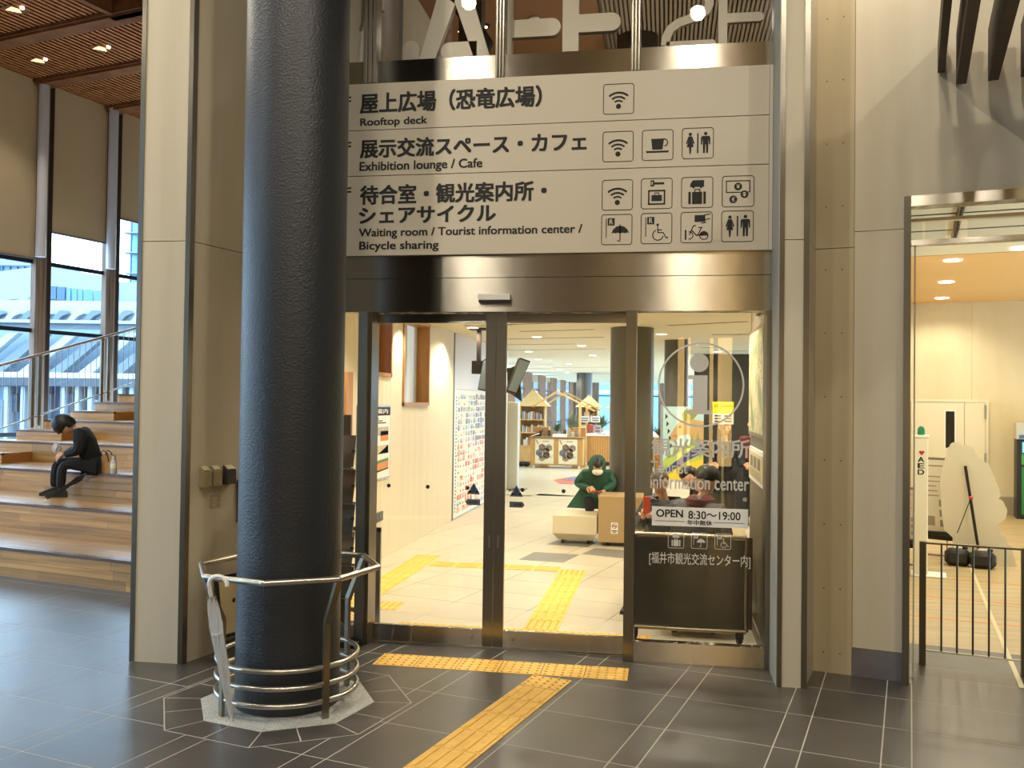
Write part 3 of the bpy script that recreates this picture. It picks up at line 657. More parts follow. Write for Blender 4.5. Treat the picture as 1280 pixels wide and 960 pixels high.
mb = MB(); mb.ext([side(s0, z0, .001), side(s1, z0, .001), side(s1, z1, .001), side(s0, z1, .001)], SN*.001); mb.build('sheet', mat('notice_sheet', '#a9a084', .3), no)
k = Ink(side(s0, z0, .002), SD, (0, 0, 1), s1-s0, z1-z0)
for i in range(6): k.rect(.1, .12+.13*i, .55+.3*rnd.random(), .17+.13*i)
k.build('lettering', mat('pale_print', '#d6ceb6', .6), no)
# black A-frame stands behind the guard rail
def easel(lab, x, y, rz, h, w):
    t = thing('sign_stand', lab, 'sign stand', (x, y, 0), rz); M = Matrix.Translation((x, y, 0)) @ Matrix.Rotation(rz, 4, 'Z')
    T = Matrix.Rotation(R(-9), 4, 'X')
    mb = MB(M @ T); fr = mat('black_frame', '#121110', .35)
    for a in ((-w/2, -w/2+.025, .16, h), (w/2-.025, w/2, .16, h), (-w/2, w/2, h-.025, h), (-w/2, w/2, .16, .185)): mb.box(a[0], a[1], -.012, .012, a[2], a[3])
    mb.build('frame', fr, t); MB(M @ T).box(-w/2+.026, w/2-.026, -.004, .004, .186, h-.026).build('sheet', mat('poster_sheet_beige', '#c9b68c', .35), t)
    mb = MB(M); mb.tube([(-w/2+.02, .02, .17), (-w/2+.02, -.06, .0)], .01, 6); mb.tube([(w/2-.02, .02, .17), (w/2-.02, -.06, .0)], .01, 6); mb.tube([(0, .05, h*.7), (0, .28, .0)], .01, 6); mb.build('legs', fr, t)
    MB(M).box(-w/2, w/2, -.05, .0, .10, .16).build('tray', fr, t)
easel('black framed sign stand behind the clear umbrella, against the pier', -3.03, 6.17, R(68), .60, .30)
easel('black framed sign stand behind the guard rail, half hidden by the column', -2.76, 6.50, R(58), .66, .30)

a = side_s(296.5, 600); b = side_s(302, 652); t = thing('wall_display', 'tall narrow black device on the pier side, edge showing beside the black column', 'device', tuple(side(a[0], b[1])))
mb = MB(); mb.ext([side(a[0], b[1], .001), side(a[0]+.12, b[1], .001), side(a[0]+.12, a[1], .001), side(a[0], a[1], .001)], SN*.02); mb.build('housing', black, t)
p = pz(428, 806); t = thing('floor_block', 'low black block on the tiles beside the left door jamb', 'door stop', (p.x, p.y, 0)); MB().bev(p.x-.12, p.x+.14, 6.56, 6.65, .001, .045, .006).build('block', black, t)
# ================================================================ DIRECTORY SIGN OVER THE DOORS
signm = mat('sign_panel_beige', '#c2b8a4', .45); X1, Z1 = (1, 0, 0), (0, 0, 1)
sg = thing('directory_sign', 'wide beige floor directory with black Japanese and English lettering over the doors', 'sign', (-1.2, 6.69, 2.985))
for z0, z1 in ((2.985, 3.598), (3.604, 3.953), (3.959, 4.318)):
    MB().box(-3.15, .712, 6.672, 6.699, z0, z1).build('sign_panel', signm, sg)
MB().box(.7145, .738, 6.672, 6.699, 2.985, 4.318).build('end_strip', mat('sign_end', '#bfb9a8', .45), sg)
SY = 6.671
def st_(s, x0, x1, yt, yb, xr=None, bold=.04, m=blackink, par=sg, Y=SY):
    """yt / yb: top and foot of the ink at pixel column xr"""
    xr = xr or x0+10; a = py(x0, (yt+yb)/2, Y); b = py(x1, (yt+yb)/2, Y); zb = py(xr, yb, Y).z; ztp = py(xr, yt, Y).z
    text(s, (a.x, Y, zb), X1, Z1, b.x-a.x, ztp-zb, m, par, bold=bold)
st_('屋上広場（恐竜広場）', 450.7, 676.5, 116.5, 141.8, 462, .055)
st_('Rooftop deck', 450.7, 533.8, 147.8, 160.0, 460)
st_('展示交流スペース・カフェ', 450.7, 732.5, 174.3, 197.2, 462, .055)
st_('Exhibition lounge / Cafe', 449.8, 602.6, 202.5, 216.8, 458)
st_('待合室・観光案内所・', 450.7, 682.5, 232.0, 255.5, 462, .055)
st_('シェアサイクル', 449.5, 619, 259.3, 279.5, 458, .055)
st_('Waiting room / Tourist information center /', 448.8, 727.5, 285.8, 298.8, 456)
st_('Bicycle sharing', 449.5, 548, 302.2, 315.2, 456)
for s, yt, yb in (('3F', 121, 133), ('2F', 177.5, 189), ('1F', 234.5, 246)): st_(s, 411, 438.3, yt, yb, 436)
def pict(kind, px_, py_, parent=sg, Y=SY, W=.222, inkm=None, bgm=None, th=.022):
    c = py(px_, py_, Y); k = Ink((c.x-W/2, Y, c.z-W/2), X1, Z1, W, W); k.frame(th, 0); w = 1
    if kind == 'wifi':
        for r, t in ((.13, .055), (.26, .06), (.40, .065)): k.arc(.5, .27-.02, r+.06, t, 48, 132, 0)
        k.disc(.5, .25, .085)
    elif kind == 'cup':
        k.poly([(.33, .35), (.66, .35), (.71, .71), (.29, .71)]); k.arc(.70, .58, .12, .035, -80, 90, 0); k.rect(.13, .25, .86, .31)
    elif kind == 'wc':
        k.rect(.478, .17, .522, .83)
        k.disc(.26, .80, .055); k.poly([(.20, .73), (.32, .73), (.40, .50), (.36, .48), (.31, .62), (.37, .38), (.30, .38), (.28, .15), (.24, .15), (.22, .38), (.15, .38), (.21, .62), (.16, .48), (.12, .50)])
        k.disc(.75, .81, .055); k.poly([(.64, .73), (.86, .73), (.90, .68), (.90, .45), (.86, .45), (.84, .66), (.83, .17), (.77, .17), (.76, .45), (.74, .45), (.73, .17), (.67, .17), (.66, .66), (.64, .45), (.60, .45), (.60, .68)])
    elif kind == 'locker':
        k.rect(.30, .74, .42, .94).rect(.42, .80, .74, .87); k.lay = 1; k.rect(.33, .79, .37, .89, 1); k.lay = 0
        for a, b, c_, d in ((.22, .13, .78, .18), (.22, .57, .78, .62), (.22, .13, .27, .62), (.73, .13, .78, .62)): k.rect(a, b, c_, d)
        k.rect(.33, .25, .67, .45); k.stroke([(.43, .45), (.44, .52), (.57, .52), (.58, .45)], .025)
    elif kind == 'bag':
        k.rect(.22, .12, .30, .52).rect(.34, .12, .66, .52).rect(.70, .12, .78, .52).stroke([(.42, .52), (.43, .60), (.58, .60), (.59, .52)], .03)
        k.poly([(.27, .68), (.72, .68), (.72, .90), (.36, .90), (.28, .78)]).disc(.38, .67, .035).disc(.62, .67, .035)
    elif kind == 'money':
        k.stroke([(.13, .47), (.13, .84), (.87, .84), (.87, .47), (.13, .47)], .03)
        for s, a, b in (('¥', .5, .655), ('$', .70, .40), ('€', .35, .24)):
            k.lay = 1; k.disc(a, b, .125)
            text(s, k.P(a-.05, b-.07), X1, Z1, .1*W, .14*W, bgm or signm, parent, bold=.02, off=.0008)
        k.lay = 0
    elif kind == 'umb':
        k.rect(.14, .23, .165, .87).rect(.20, .64, .43, .88)
        text('R', k.P(.26, .68), X1, Z1, .11*W, .16*W, bgm or signm, parent, bold=.03, off=.0008)
        k.poly([(.33, .37), (.38, .50), (.48, .59), (.61, .63), (.75, .59), (.85, .50), (.90, .37), (.84, .40), (.78, .37), (.70, .40), (.61, .37), (.53, .40), (.46, .37), (.40, .40)]); k.stroke([(.61, .66), (.61, .15)], .03).arc(.57, .15, .04, .03, 180, 360, 0, 6)
    elif kind == 'chair':
        k.rect(.14, .23, .165, .87).rect(.20, .64, .43, .88)
        text('R', k.P(.26, .68), X1, Z1, .11*W, .16*W, bgm or signm, parent, bold=.03, off=.0008)
        k.disc(.54, .62, .04).stroke([(.54, .58), (.55, .36), (.72, .36), (.82, .18), (.88, .21)], .03).stroke([(.55, .45), (.68, .45)], .03).arc(.55, .28, .17, .03, 110, 350, 0)
    elif kind == 'bike':
        k.rect(.13, .1, .18, .42).arc(.27, .24, .12, .03, -100, 100, 0).arc(.74, .23, .13, .03, 0, 360, 0, 24).poly([(.74+.13*math.cos(R(a)), .23+.13*math.sin(R(a))) for a in range(0, 181, 20)]).stroke([(.28, .26), (.40, .55), (.48, .56)], .03).stroke([(.34, .42), (.5, .24), (.72, .25)], .035).stroke([(.55, .25), (.66, .49)], .03).rect(.56, .48, .70, .51)
        k.rect(.44, .68, .78, .90); k.stroke([(.74, .90), (.93, .93)], .03).stroke([(.74, .74), (.93, .78)], .03).stroke([(.66, .64), (.80, .66)], .03)
    k.build('pictogram', [inkm or blackink, bgm or signm], parent)
for kd, x, y in (('wifi', 773.2, 123.6), ('wifi', 772.5, 183.2), ('cup', 822, 181.3), ('wc', 872.2, 179), ('wifi', 771.7, 243.7), ('locker', 820.8, 241.9), ('bag', 871.4, 240.5), ('money', 922.6, 239.1), ('umb', 770.9, 286.9), ('chair', 820.5, 285.5), ('bike', 870.5, 284.2), ('wc', 921.8, 282.8)): pict(kd, x, y)
# ================================================================ LETTERING ON THE RIGHT WINDOW
wt = mat('window_film_white', '#cfcdc4', .6); wt2 = mat('window_film_grey', '#b7b3a6', .6)
wg_ = thing('window_decal', 'round information symbol and tourist information lettering on the right window', 'decal', (.25, 6.712, 1.2)); WY = 6.712
c = py(876, 481, WY); rr = .301; k = Ink((c.x-.5, WY, c.z-.5), X1, Z1, 1, 1); k.arc(.5, .5, rr, .013, 0, 360, 0, 72)
k2 = py(874, 453.5, WY); k.disc(.5+k2.x-c.x, .5+k2.z-c.z, .068)
a = py(861, 469.5, WY); b = py(884, 517, WY); mid = py(866, 474, WY)
def rc(x0, y0, x1, y1):
    p = py(x0, y0, WY); q = py(x1, y1, WY); k.rect(.5+p.x-c.x, .5+q.z-c.z, .5+q.x-c.x, .5+p.z-c.z)
rc(866, 469, 884, 513); rc(860.5, 469, 866, 474); rc(858.5, 512.5, 890, 518)
k.build('information_symbol', [wt], wg_)
st_('観光案内所', 815, 937, 549.5, 572.5, 930, .03, wt, wg_, WY)
st_('Tourist', 813.5, 859.5, 576.3, 591.5, 830, .02, wt, wg_, WY)
st_('information center', 813, 936, 593.2, 610.5, 820, .02, wt, wg_, WY)
a = py(815, 633.5, WY); b = py(935, 660, WY); z1 = py(815, 633, WY).z; z0 = py(815, 656.5, WY).z
pl = thing('hours_plate', 'white opening hours plate on the right window reading OPEN', 'notice', ((a.x+b.x)/2, WY, z0))
MB().box(a.x, b.x, WY-.003, WY+.002, z0, z1).build('plate', white, pl)
st_('OPEN', 820.5, 853.5, 636.5, 645.8, 822, .035, blackink, pl, WY-.004); st_('8:30～19:00', 860.5, 925.5, 638.6, 648.5, 864, .02, blackink, pl, WY-.004)
st_('年中無休', 859, 890, 650.0, 656.2, 862, .035, blackink, pl, WY-.004)
for x0, x1 in ((819, 856), (892, 931)):
    p = py(x0, 650.8+(x0-819)*.033, WY-.004); q = py(x1, 652, WY-.004); MB().box(p.x, q.x, WY-.005, WY-.004, p.z-.001, p.z+.002).build('rule', blackink, pl)
for kd, x, y in (('bag', 845, 675.3), ('umb', 874, 676), ('chair', 903.5, 676.8)): pict(kd, x, y, wg_, WY, .112, wt, mat('film_dark', '#34322c', .6), .03)
st_('[福井市観光交流センター内]', 811.5, 938, 689.5, 706, 815, .012, wt, wg_, WY)
for x, y in ((818.5, 618.5), (874, 621), (931, 624.5)):
    p = py(x, y, WY); MB().tube([(p.x, WY, p.z), (p.x, WY-.003, p.z)], .0155, 16).build('glass_marker', mat('marker_silver', '#b5b1a6', .4, .3), wg_)
# ================================================================ LOBBY SHELL
LX = -3.285; LC = 2.94
lobwall = mat('lobby_striped_board', '#e6ddc2', .6, var=((60, 60, .4), '#dbd0b0', .35, .7))
lw = group_empty('wall_left'); 
ed = [6.9, 7.55, 8.45, 9.35, 10.25, 11.15, 12.05, 12.95, 13.86]
op = [(9.94, 10.57, 2.15, 2.94), (11.06, 12.33, 1.80, 2.94)]
def wallrect(y0, y1, z0, z1): MB().box(-3.5, LX, y0+.0015, y1-.0015, z0, z1).build('wall_board', lobwall, lw)
ys_ = sorted(set(ed+[9.94, 10.57, 11.06, 12.33]))
for a, b in zip(ys_, ys_[1:]):
    m_ = (a+b)/2; o_ = [q for q in op if q[0] < m_ < q[1]]
    wallrect(a, b, 0, o_[0][2] if o_ else LC)
struct('trim_11', MB().box(-3.30, -3.27, 13.86, 13.90, 0, LC), steelv)
pinkw = mat('lobby_upper_panel', '#cdbfae', .4)
MB().box(-3.5, -3.285, 13.90, 18.6, 2.06, LC).build('wall_board', pinkw, lw); MB().box(-3.5, -3.30, 13.90, 18.6, 0, 2.06).build('wall_board', white, lw)
MB().box(-5.0, -3.285, 18.6, 18.8, 0, LC).build('wall_return', lobwall, lw)
# leaflet board
lb = thing('leaflet_board', 'tall white board covered in small coloured leaflets on the lobby side wall', 'noticeboard', (-3.28, 15, 0))
MB().box(-3.298, -3.275, 13.93, 17.5, .02, 2.05).build('board', white, lb)
pal = ['#c9d5dd', '#9fb7cf', '#6f8fb5', '#d98b6a', '#e3a487', '#efe4d0', '#b8c7b0', '#8c8f92', '#d9bfae', '#4f5f78', '#f0ead8', '#c4674e']
pm = [mat('print_%s' % c[1:], c, .6) for c in pal]
r = random.Random(3)
k = Ink((-3.274, 13.97, .05), (0, 1, 0), Z1, 3.4, 1.95)
mb = MB()
for i in range(17):
    for j in range(19):
        y = 14.16+.195*i+r.uniform(-.01, .01); z = .08+.101*j+r.uniform(-.006, .006); w_, h_ = r.uniform(.11, .18), r.uniform(.07, .095)
        hot = 3 if z < 1.15 else 0; mb.m = r.choice([3, 4, 5, 8, 10, 11, 10, 0] if hot else [0, 1, 2, 5, 10, 7, 6, 0]); mb.box(-3.275, -3.272+r.uniform(0, .002), y, y+w_, z, z+h_)
        mb.m = r.choice([7, 9, 11, 5]); mb.box(-3.2715, -3.2705, y+.01, y+w_*.5, z+.01, z+h_*.5)
mb.build('leaflets', pm, lb, kind='stuff')
k = MB()
for j in range(34): k.box(-3.274, -3.273, 14.0, 14.05+.05*r.random(), .1+.055*j, .13+.055*j)
k.build('lettering', mat('leaf_text', '#6f7a78', .6), lb)
# ceiling with shadow gaps
lc = group_empty('ceiling'); cpl = mat('lobby_ceiling', '#ece3c9', .75); slot = mat('ceiling_slot', '#3f3a30', .7)
MB().prism([(-3.5, 6.98), (1.5, 6.98), (4.4, 18.7), (-3.5, 18.7)], LC+.002, LC+.1).box(-5.3, 4.4, 18.7, 50, LC+.002, LC+.1).build('ceiling_board', cpl, lc)
slots = [((630, 406), (690, 404)), ((650, 414.5), (743, 412)), ((634, 424), (755, 421.5)), ((634, 431), (720, 430)), ((634, 438), (757, 436)), ((692, 459.5), (763, 459)), ((718, 468), (763, 467)), ((615, 407), (640, 406)), ((835, 407), (935, 402)), ((842, 424.8), (860, 424)), ((890, 418.5), (936, 418)), ((906, 439), (935, 438.5)), ((875, 435), (892, 434.5)), ((580, 407), (608, 407))]
for a, b in slots:
    p, q = pz(*a, LC), pz(*b, LC); dx = (q-p); dx.z = 0; n_ = V((-dx.y, dx.x, 0)).normalized()*.035
    MB().ext([p-n_, q-n_, q+n_, p+n_], (0, 0, .004)).build('slot', slot, lc)
dl = mat('downlight_disc', '#fff3d6', .5, emis=9)
lights = [(591, 409.5), (671, 421), (727, 432), (661, 439.5), (673, 449), (711, 455), (699, 461.5), (709, 465.5), (827, 417.5), (867, 430), (897, 439.5), (836, 454), (741, 444)]
pos = []
dlab = ['round lobby downlight above the hanging monitor pole', 'largest round downlight seen through the right door leaf', 'round downlight left of the dark lobby column, nearest to it', 'round downlight just above the tilted monitor screen', 'round downlight over the rear window wall, below the one above the monitor', 'round downlight in the lobby ceiling, middle of the far left group', 'round downlight of the far left group, lowest but one', 'farthest round downlight over the hut shelves', 'round downlight right of the dark lobby column behind the information window', 'round downlight on the upper rim of the information symbol', 'round downlight by the right bar of the mirrored lights', 'small round downlight on the left rim of the information symbol', 'round downlight in the lobby ceiling above the far round column']
for i_, (x, y) in enumerate(lights):
    p = pz(x, y, LC); pos.append(p)
    t = thing('ceiling_downlight', dlab[i_], 'light', (p.x, p.y, LC-.006), group='lobby downlights')
    MB().tube([(p.x, p.y, LC+.001), (p.x, p.y, LC-.004)], .095, 20).build('rim', white, t); MB().tube([(p.x, p.y, LC-.0042), (p.x, p.y, LC-.006)], .08, 20).build('diffuser', dl, t)
    spot('lobby_lamp_and_fill', p-V((0, 0, .03)), E_LOB*1.2, LOB, 150, .08, .6)
for p in ((-1.8, 8.2), (-.3, 8.2), (.2, 10.2), (-1.8, 10.2), (-.6, 14.5), (1.2, 12), (1.5, 16), (-2, 26.5), (-3, 29), (-1, 30), (.5, 26), (-2.5, 24.5), (.3, 7.8), (1.4, 9.6), (.4, 13.6), (2.6, 15.5), (1.6, 12.6)): spot('lobby_lamp_and_fill', V((p[0], p[1], LC-.03)), E_LOB*1.3, LOB, 150, .08, .6)  # no fittings here; the last few are added fill brightening the right side
for y in (8.3, 10.9, 13.1): spot('wall_washer', V((-2.95, y, LC-.03)), E_LOB*.9, LOB, 110, .04, .5, (-3.2, y, .9))
struct('wall_back', MB().box(.60, 4.5, 19.8, 20.0, 0, LC), mat('charcoal_wall', '#38342d', .5))
struct('wall_right', MB().box(.735, .76, 6.88, 8.2, 0, LC).box(.76, .90, 6.9, 8.2, 0, LC), mat('taupe_wall', '#6e6453', .4))
struct('baseboard_right', MB().box(.722, .735, 6.88, 8.2, 0, .1), mat('taupe_skirting', '#8d8472', .35))
# rear window wall of the lobby
w5 = group_empty('window_5'); pierm = mat('brown_pier_board', '#94745a', .7, var=((40, 40, 1.2), '#7d6049', .3, .7), spec=.2)
for i in range(8):
    y = 21.3+3.9*i; x = -5.0; MB().box(x-.3, x+.03, y-.85, y+.85, 0, LC).build('pier', pierm, w5)
    if i < 7:
        for z in (.9, 2.3): MB().box(x-.04, x+.0, y+.85, y+3.05, z, z+.07).build('transom', framem, w5)
        MB().box(x-.024, x-.016, y+.85, y+3.05, 0, LC).build('pane', glass, w5)
MB().box(-5.3, -4.97, 18.6, 20.45, 0, LC).build('pier', pierm, w5)
w6 = group_empty('window_6')
for i in range(8):
    x = -5.0+1.2*i; MB().box(x-.2, x+.2, 49.5, 49.75, 0, LC).build('mullion', plank_grey, w6)
    if i < 7: MB().box(x+.2, x+1.0, 49.6, 49.61, 0, LC).build('pane', glass, w6); MB().box(x+.2, x+1.0, 49.58, 49.63, 2.2, 2.26).build('transom', framem, w6)
# wooden box windows in the side wall
def boxwin(nm, y0, y1, z0, z1, lab, inner):
    w = group_empty(nm); t_ = .045; D = .0
    for a in ((y0, y0+t_, z0, z1), (y1-t_, y1, z0, z1), (y0, y1, z0, z0+t_), (y0, y1, z1-t_, z1)): MB().box(-3.62, LX+.02, a[0], a[1], a[2], a[3]).build('oak_frame', oak, w)
    inner(w); return w
boxwin('window_7', 9.94, 10.57, 2.15, 2.94, '', lambda w: MB().box(-3.6, -3.57, 9.98, 10.53, 2.19, 2.9).build('back_board', mat('niche_board', '#b5713a', .6), w))
def inn(w):
    MB().box(-3.49, -3.47, 11.1, 12.29, 1.84, 2.9).build('pane', mat('frosted_lit_glass', '#cfdde2', .3, emis=.55), w); MB().box(-3.47, -3.44, 11.72, 11.78, 1.84, 2.9).build('sash', mat('sash_grey', '#cfd0cd', .4), w); MB().box(-3.47, -3.44, 12.22, 12.29, 1.84, 2.9).build('sash', MATS['sash_grey'], w)
boxwin('window_8', 11.06, 12.33, 1.80, 2.94, '', inn)
w = group_empty('trim_12'); MB().box(-3.285, -3.22, 8.85, 9.05, .9, 2.16).build('oak_post', oak, w)
# poster and switch on the side wall
def wallpt(x, y): return px(x, y, LX+.012)
po = thing('poster', 'white framed notice poster with dark header on the lobby side wall', 'poster', (LX+.01, 9.9, .95))
y0, y1 = 9.35, 10.52; z0, z1 = .945, 1.81
MB().box(LX+.001, LX+.02, y0, y1, z0, z1).build('frame', mat('alu_frame', '#a8a79f', .35, .6), po)
k = Ink((LX+.021, y0+.02, z0+.02), (0, 1, 0), Z1, y1-y0-.04, z1-z0-.04, .0008)
k.rect(0, 0, 1, 1, 0); k.lay = 1; k.rect(0, .88, 1, 1, 1)
k.rect(.5, .60, .95, .72, 2).rect(.68, .52, .95, .66, 3).rect(.5, .34, .95, .46, 4).poly([(.6, .34), (.95, .46), (.95, .34)], 1)
k.poly([(0, .22), (.96, .27), (.96, .23), (0, .17)], 5).poly([(0, .17), (.96, .23), (.96, .13), (0, .08)], 3).poly([(0, .08), (.96, .13), (.96, .11), (0, .05)], 1)
for i in range(3): k.rect(.5, .77+.03*i, .5+.12*(3-i), .785+.03*i, 1)
k.build('print', [white, blackink, mat('p_grey', '#b9b4a4', .6), mat('p_orange', '#d98b3f', .6), mat('p_beige', '#cbbfa2', .6), mat('p_green', '#4f8a4a', .6)], po)
text('ご案内', (LX+.024, y0+.45, z0+.77), (0, 1, 0), Z1, .6, .055, white, po, bold=.02)
c = px(474, 646, LX+.01); t = thing('wall_switch', 'small dark control plate low on the lobby side wall by the handrail', 'switch', (LX, c.y, c.z-.05))
MB().bev(LX+.001, LX+.018, c.y-.13, c.y+.13, c.z-.055, c.z+.055, .004).build('plate', mat('switch_dark', '#3a3530', .4), t); MB().tube([(LX+.018, c.y, c.z+.01), (LX+.024, c.y, c.z+.01)], .028, 14).build('dial', mat('switch_mid', '#6b645a', .4), t)
# lobby handrail beside the doors
hr = thing('handrail', 'flat steel loop handrail standing just inside the left door jamb', 'handrail', (-2.6, 7.3, 0))
a = py(473.5, 660, 7.35); b = py(441, 659, 7.35); z0 = py(473, 770, 7.35).z
for x in (a.x,): MB().box(x-.02, x+.02, 7.335, 7.365, .0, a.z).build('upright', rsteel2, hr)
MB().box(-2.9, a.x+.02, 7.335, 7.365, a.z-.03, a.z+.005).build('top_bar', rsteel2, hr); MB().box(-2.9, a.x-.02, 7.335, 7.365, .09, .125).build('bottom_bar', rsteel2, hr); MB().box(-2.93, -2.89, 7.335, 7.365, 0, a.z).build('upright', rsteel2, hr)
# brochure rack behind the left side light
br = thing('brochure_rack', 'tall brochure rack with clear pockets behind the left side window', 'rack', (-2.62, 6.98, 0))
MB().box(-3.1, -2.54, 7.10, 7.13, .05, 1.75).build('back_frame', mat('rack_brown', '#6b4a33', .5), br); MB().box(-3.1, -2.48, 6.86, 7.2, .0, .05).build('base', black, br)
rr_ = random.Random(5); acr = glassmat('acrylic', .12, '#e8e8e0', .7)
for i, z in enumerate((1.34, 1.06, .80, .56, .3)):
    for j in range(2):
        x = -2.95+.25*j; M = Matrix.Translation((x, 6.98, z)) @ Matrix.Rotation(R(-16), 4, 'X')
        MB(M).box(.005, .22, .02, .035, 0, .26).build('brochure', mat('bro_%d' % ((i+j) % 4), ['#b5a48d', '#8c7a66', '#8c6a55', '#6d6f73'][(i+j) % 4], .5), br)
        MB(M).box(0, .235, -.01, -.006, -.02, .12).build('clear_pocket', acr, br); MB(M).box(0, .235, -.01, .04, -.022, -.016).build('pocket_floor', mat('pocket_grey', '#8a8578', .4), br)
        MB(M).box(.21, .235, -.02, .0, .11, .13).build('clip', black, br)
# ceiling mounted monitors
mo = thing('ceiling_monitor', 'pair of tilted screens hanging from the lobby ceiling on a dark pole', 'monitor', (-2.4, 12.95, 2.0))
MB().box(-2.83, -2.59, 12.9, 13.1, LC-.03, LC).build('ceiling_plate', darkmetal, mo); MB().box(-2.735, -2.675, 12.97, 13.03, 2.45, LC-.02).build('pole', darkmetal, mo)
MB().box(-2.79, -2.63, 12.9, 13.1, 2.27, 2.46).build('bracket_box', darkmetal, mo); MB().box(-2.63, -2.1, 12.97, 13.03, 2.3, 2.36).build('cross_arm', darkmetal, mo)
scr_ = mat('screen_grey', '#8d9fb0', .6, spec=.1)
for q4, sh, dz in ((((634, 489), (650, 447), (663, 451.5), (645, 492.5)), (-.20, .30, -.06), 0), (((597, 487), (604, 450), (611, 447), (611, 490)), (-.05, .32, .0), 0)):
    P4 = [py(x, y, 12.9) for x, y in q4]; MB().ext(P4, V(sh)*.22).build('housing', black, mo); c4 = sum(P4, V((0, 0, 0)))/4
    MB().ext([c4+(p-c4)*.92-V((0, .004, 0)) for p in P4], (0, .003, 0)).build('screen', scr_, mo)
P4 = [py(x, y, 13.0) for x, y in ((634, 489), (634, 462), (648, 455), (652, 502))]; MB().ext(P4, (0, .06, 0)).build('lower_shroud', black, mo)
# pale free standing partition
t = thing('partition_panel', 'plain pale grey panel standing upright behind the right door leaf', 'partition', (-3.21, 19.05, 0))
MB().bev(-3.36, -3.09, 19.0, 19.25, 0, 1.86, .01).build('panel', mat('pale_grey_panel', '#c7c4b8', .6), t); MB().box(-3.38, -2.9, 18.98, 19.27, 0, .02).build('foot', mat('foot_grey', '#8b867a', .5), t)
t = thing('floor_bar', 'short black floor stop on the lobby floor by the pale panel', 'door stop', (-2.3, 18.2, 0)); p = pz(637, 613, .02); q = pz(645, 610.5, .02)
MB().tube([p, q], .02, 6).build('bar', black, t)
# floor mat with print
fm = thing('floor_mat', 'red and blue printed mat lying on the lobby floor', 'mat', (-2.2, 21.8, 0))
MB().ext([pz(x, y, .002) for x, y in ((692, 600), (718, 595.5), (736, 598), (733, 605.5), (700, 604.5))], (0, 0, .004)).build('red_sheet', mat('mat_red', '#c4553f', .6), fm)
MB().ext([pz(x, y, .007) for x, y in ((702, 599.5), (720, 596), (736, 598.5), (734, 602.5))], (0, 0, .003)).build('blue_sheet', mat('mat_blue', '#4d5c96', .6), fm)
# benches
def bench(lab, x0, x1, y0, y1, h, m, nm='bench_block', ch=.07):
    t = thing(nm, lab, 'seat', ((x0+x1)/2, (y0+y1)/2, 0)); mb = MB(); c = ch
    P = lambda i, z: [(x0+i, y0+i, z), (x1-i, y0+i, z), (x1-i, y1-i, z), (x0+i, y1-i, z)]
    v = P(c, .05)+P(0, .05+c*1.3)+P(0, h-.012)+P(.012, h); mb.add(v, [(3, 2, 1, 0), (12, 13, 14, 15)]+[(4*k+i, 4*k+(i+1) % 4, 4*k+4+(i+1) % 4, 4*k+4+i) for k in range(3) for i in range(4)])
    mb.build('upholstery', m, t)
    for x in (x0+.12, x1-.12):
        for y in (y0+.12, y1-.12): MB().cyl((x, y), .02, 0, .055, 10).build('foot', black, t)
    return t
cream = mat('cream_vinyl', '#d9cfb2', .45); tan = mat('tan_vinyl', '#b0966a', .45)
bench('low cream upholstered block seat in the middle of the lobby doorway view', -1.46, -.875, 11.95, 12.55, .385, cream)
b2 = bench('taller tan upholstered block seat carrying a no smoking notice', -.855, -.28, 11.9, 12.45, .66, tan, ch=.01)
bench('long cream seat block behind the seated man with the phone', -.15, 1.0, 11.7, 12.3, .42, cream)
bench('low seat block under the man in the grey puffer jacket', -.25, .30, 8.42, 8.9, .40, tan)
bench('low seat block under the person in the dark cap', -.03, .52, 7.5, 8.0, .40, tan)
bench('low seat block under the black haired seated person', .28, .75, 9.55, 10.0, .40, tan)
p = py(768, 659, 11.899); k = Ink((p.x-.045, 11.899, p.z-.085), X1, Z1, .09, .145)
k.rect(0, 0, 1, 1, 0); k.lay = 1; k.arc(.5, .68, .33, .09, 0, 360, 1, 24).stroke([(.28, .82), (.72, .54)], .08, 1).rect(.25, .64, .75, .72, 2).rect(.12, .2, .88, .3, 2).rect(.25, .08, .75, .14, 2); k.build('no_smoking_notice', [white, mat('ban_red', '#9c3a35', .5), blackink], b2)
# round columns inside
rc_ = mat('lobby_dark_column', '#53524c', .32, var=((3, 3, 1), '#4a4943', .3, .7))
for lab, x, y, r_ in (('dark round lobby column right of the tan block seat', -.479, 13.0, .307), ('distant dark round column above the reception desk', -2.93, 33, .29), ('distant dark round column seen through the information symbol', .17, 15.5, .2)):
    t = thing('round_column', lab, 'column', (x, y, 0)); MB().cyl((x, y), r_, 0, LC, 40).build('shaft', rc_, t, True)
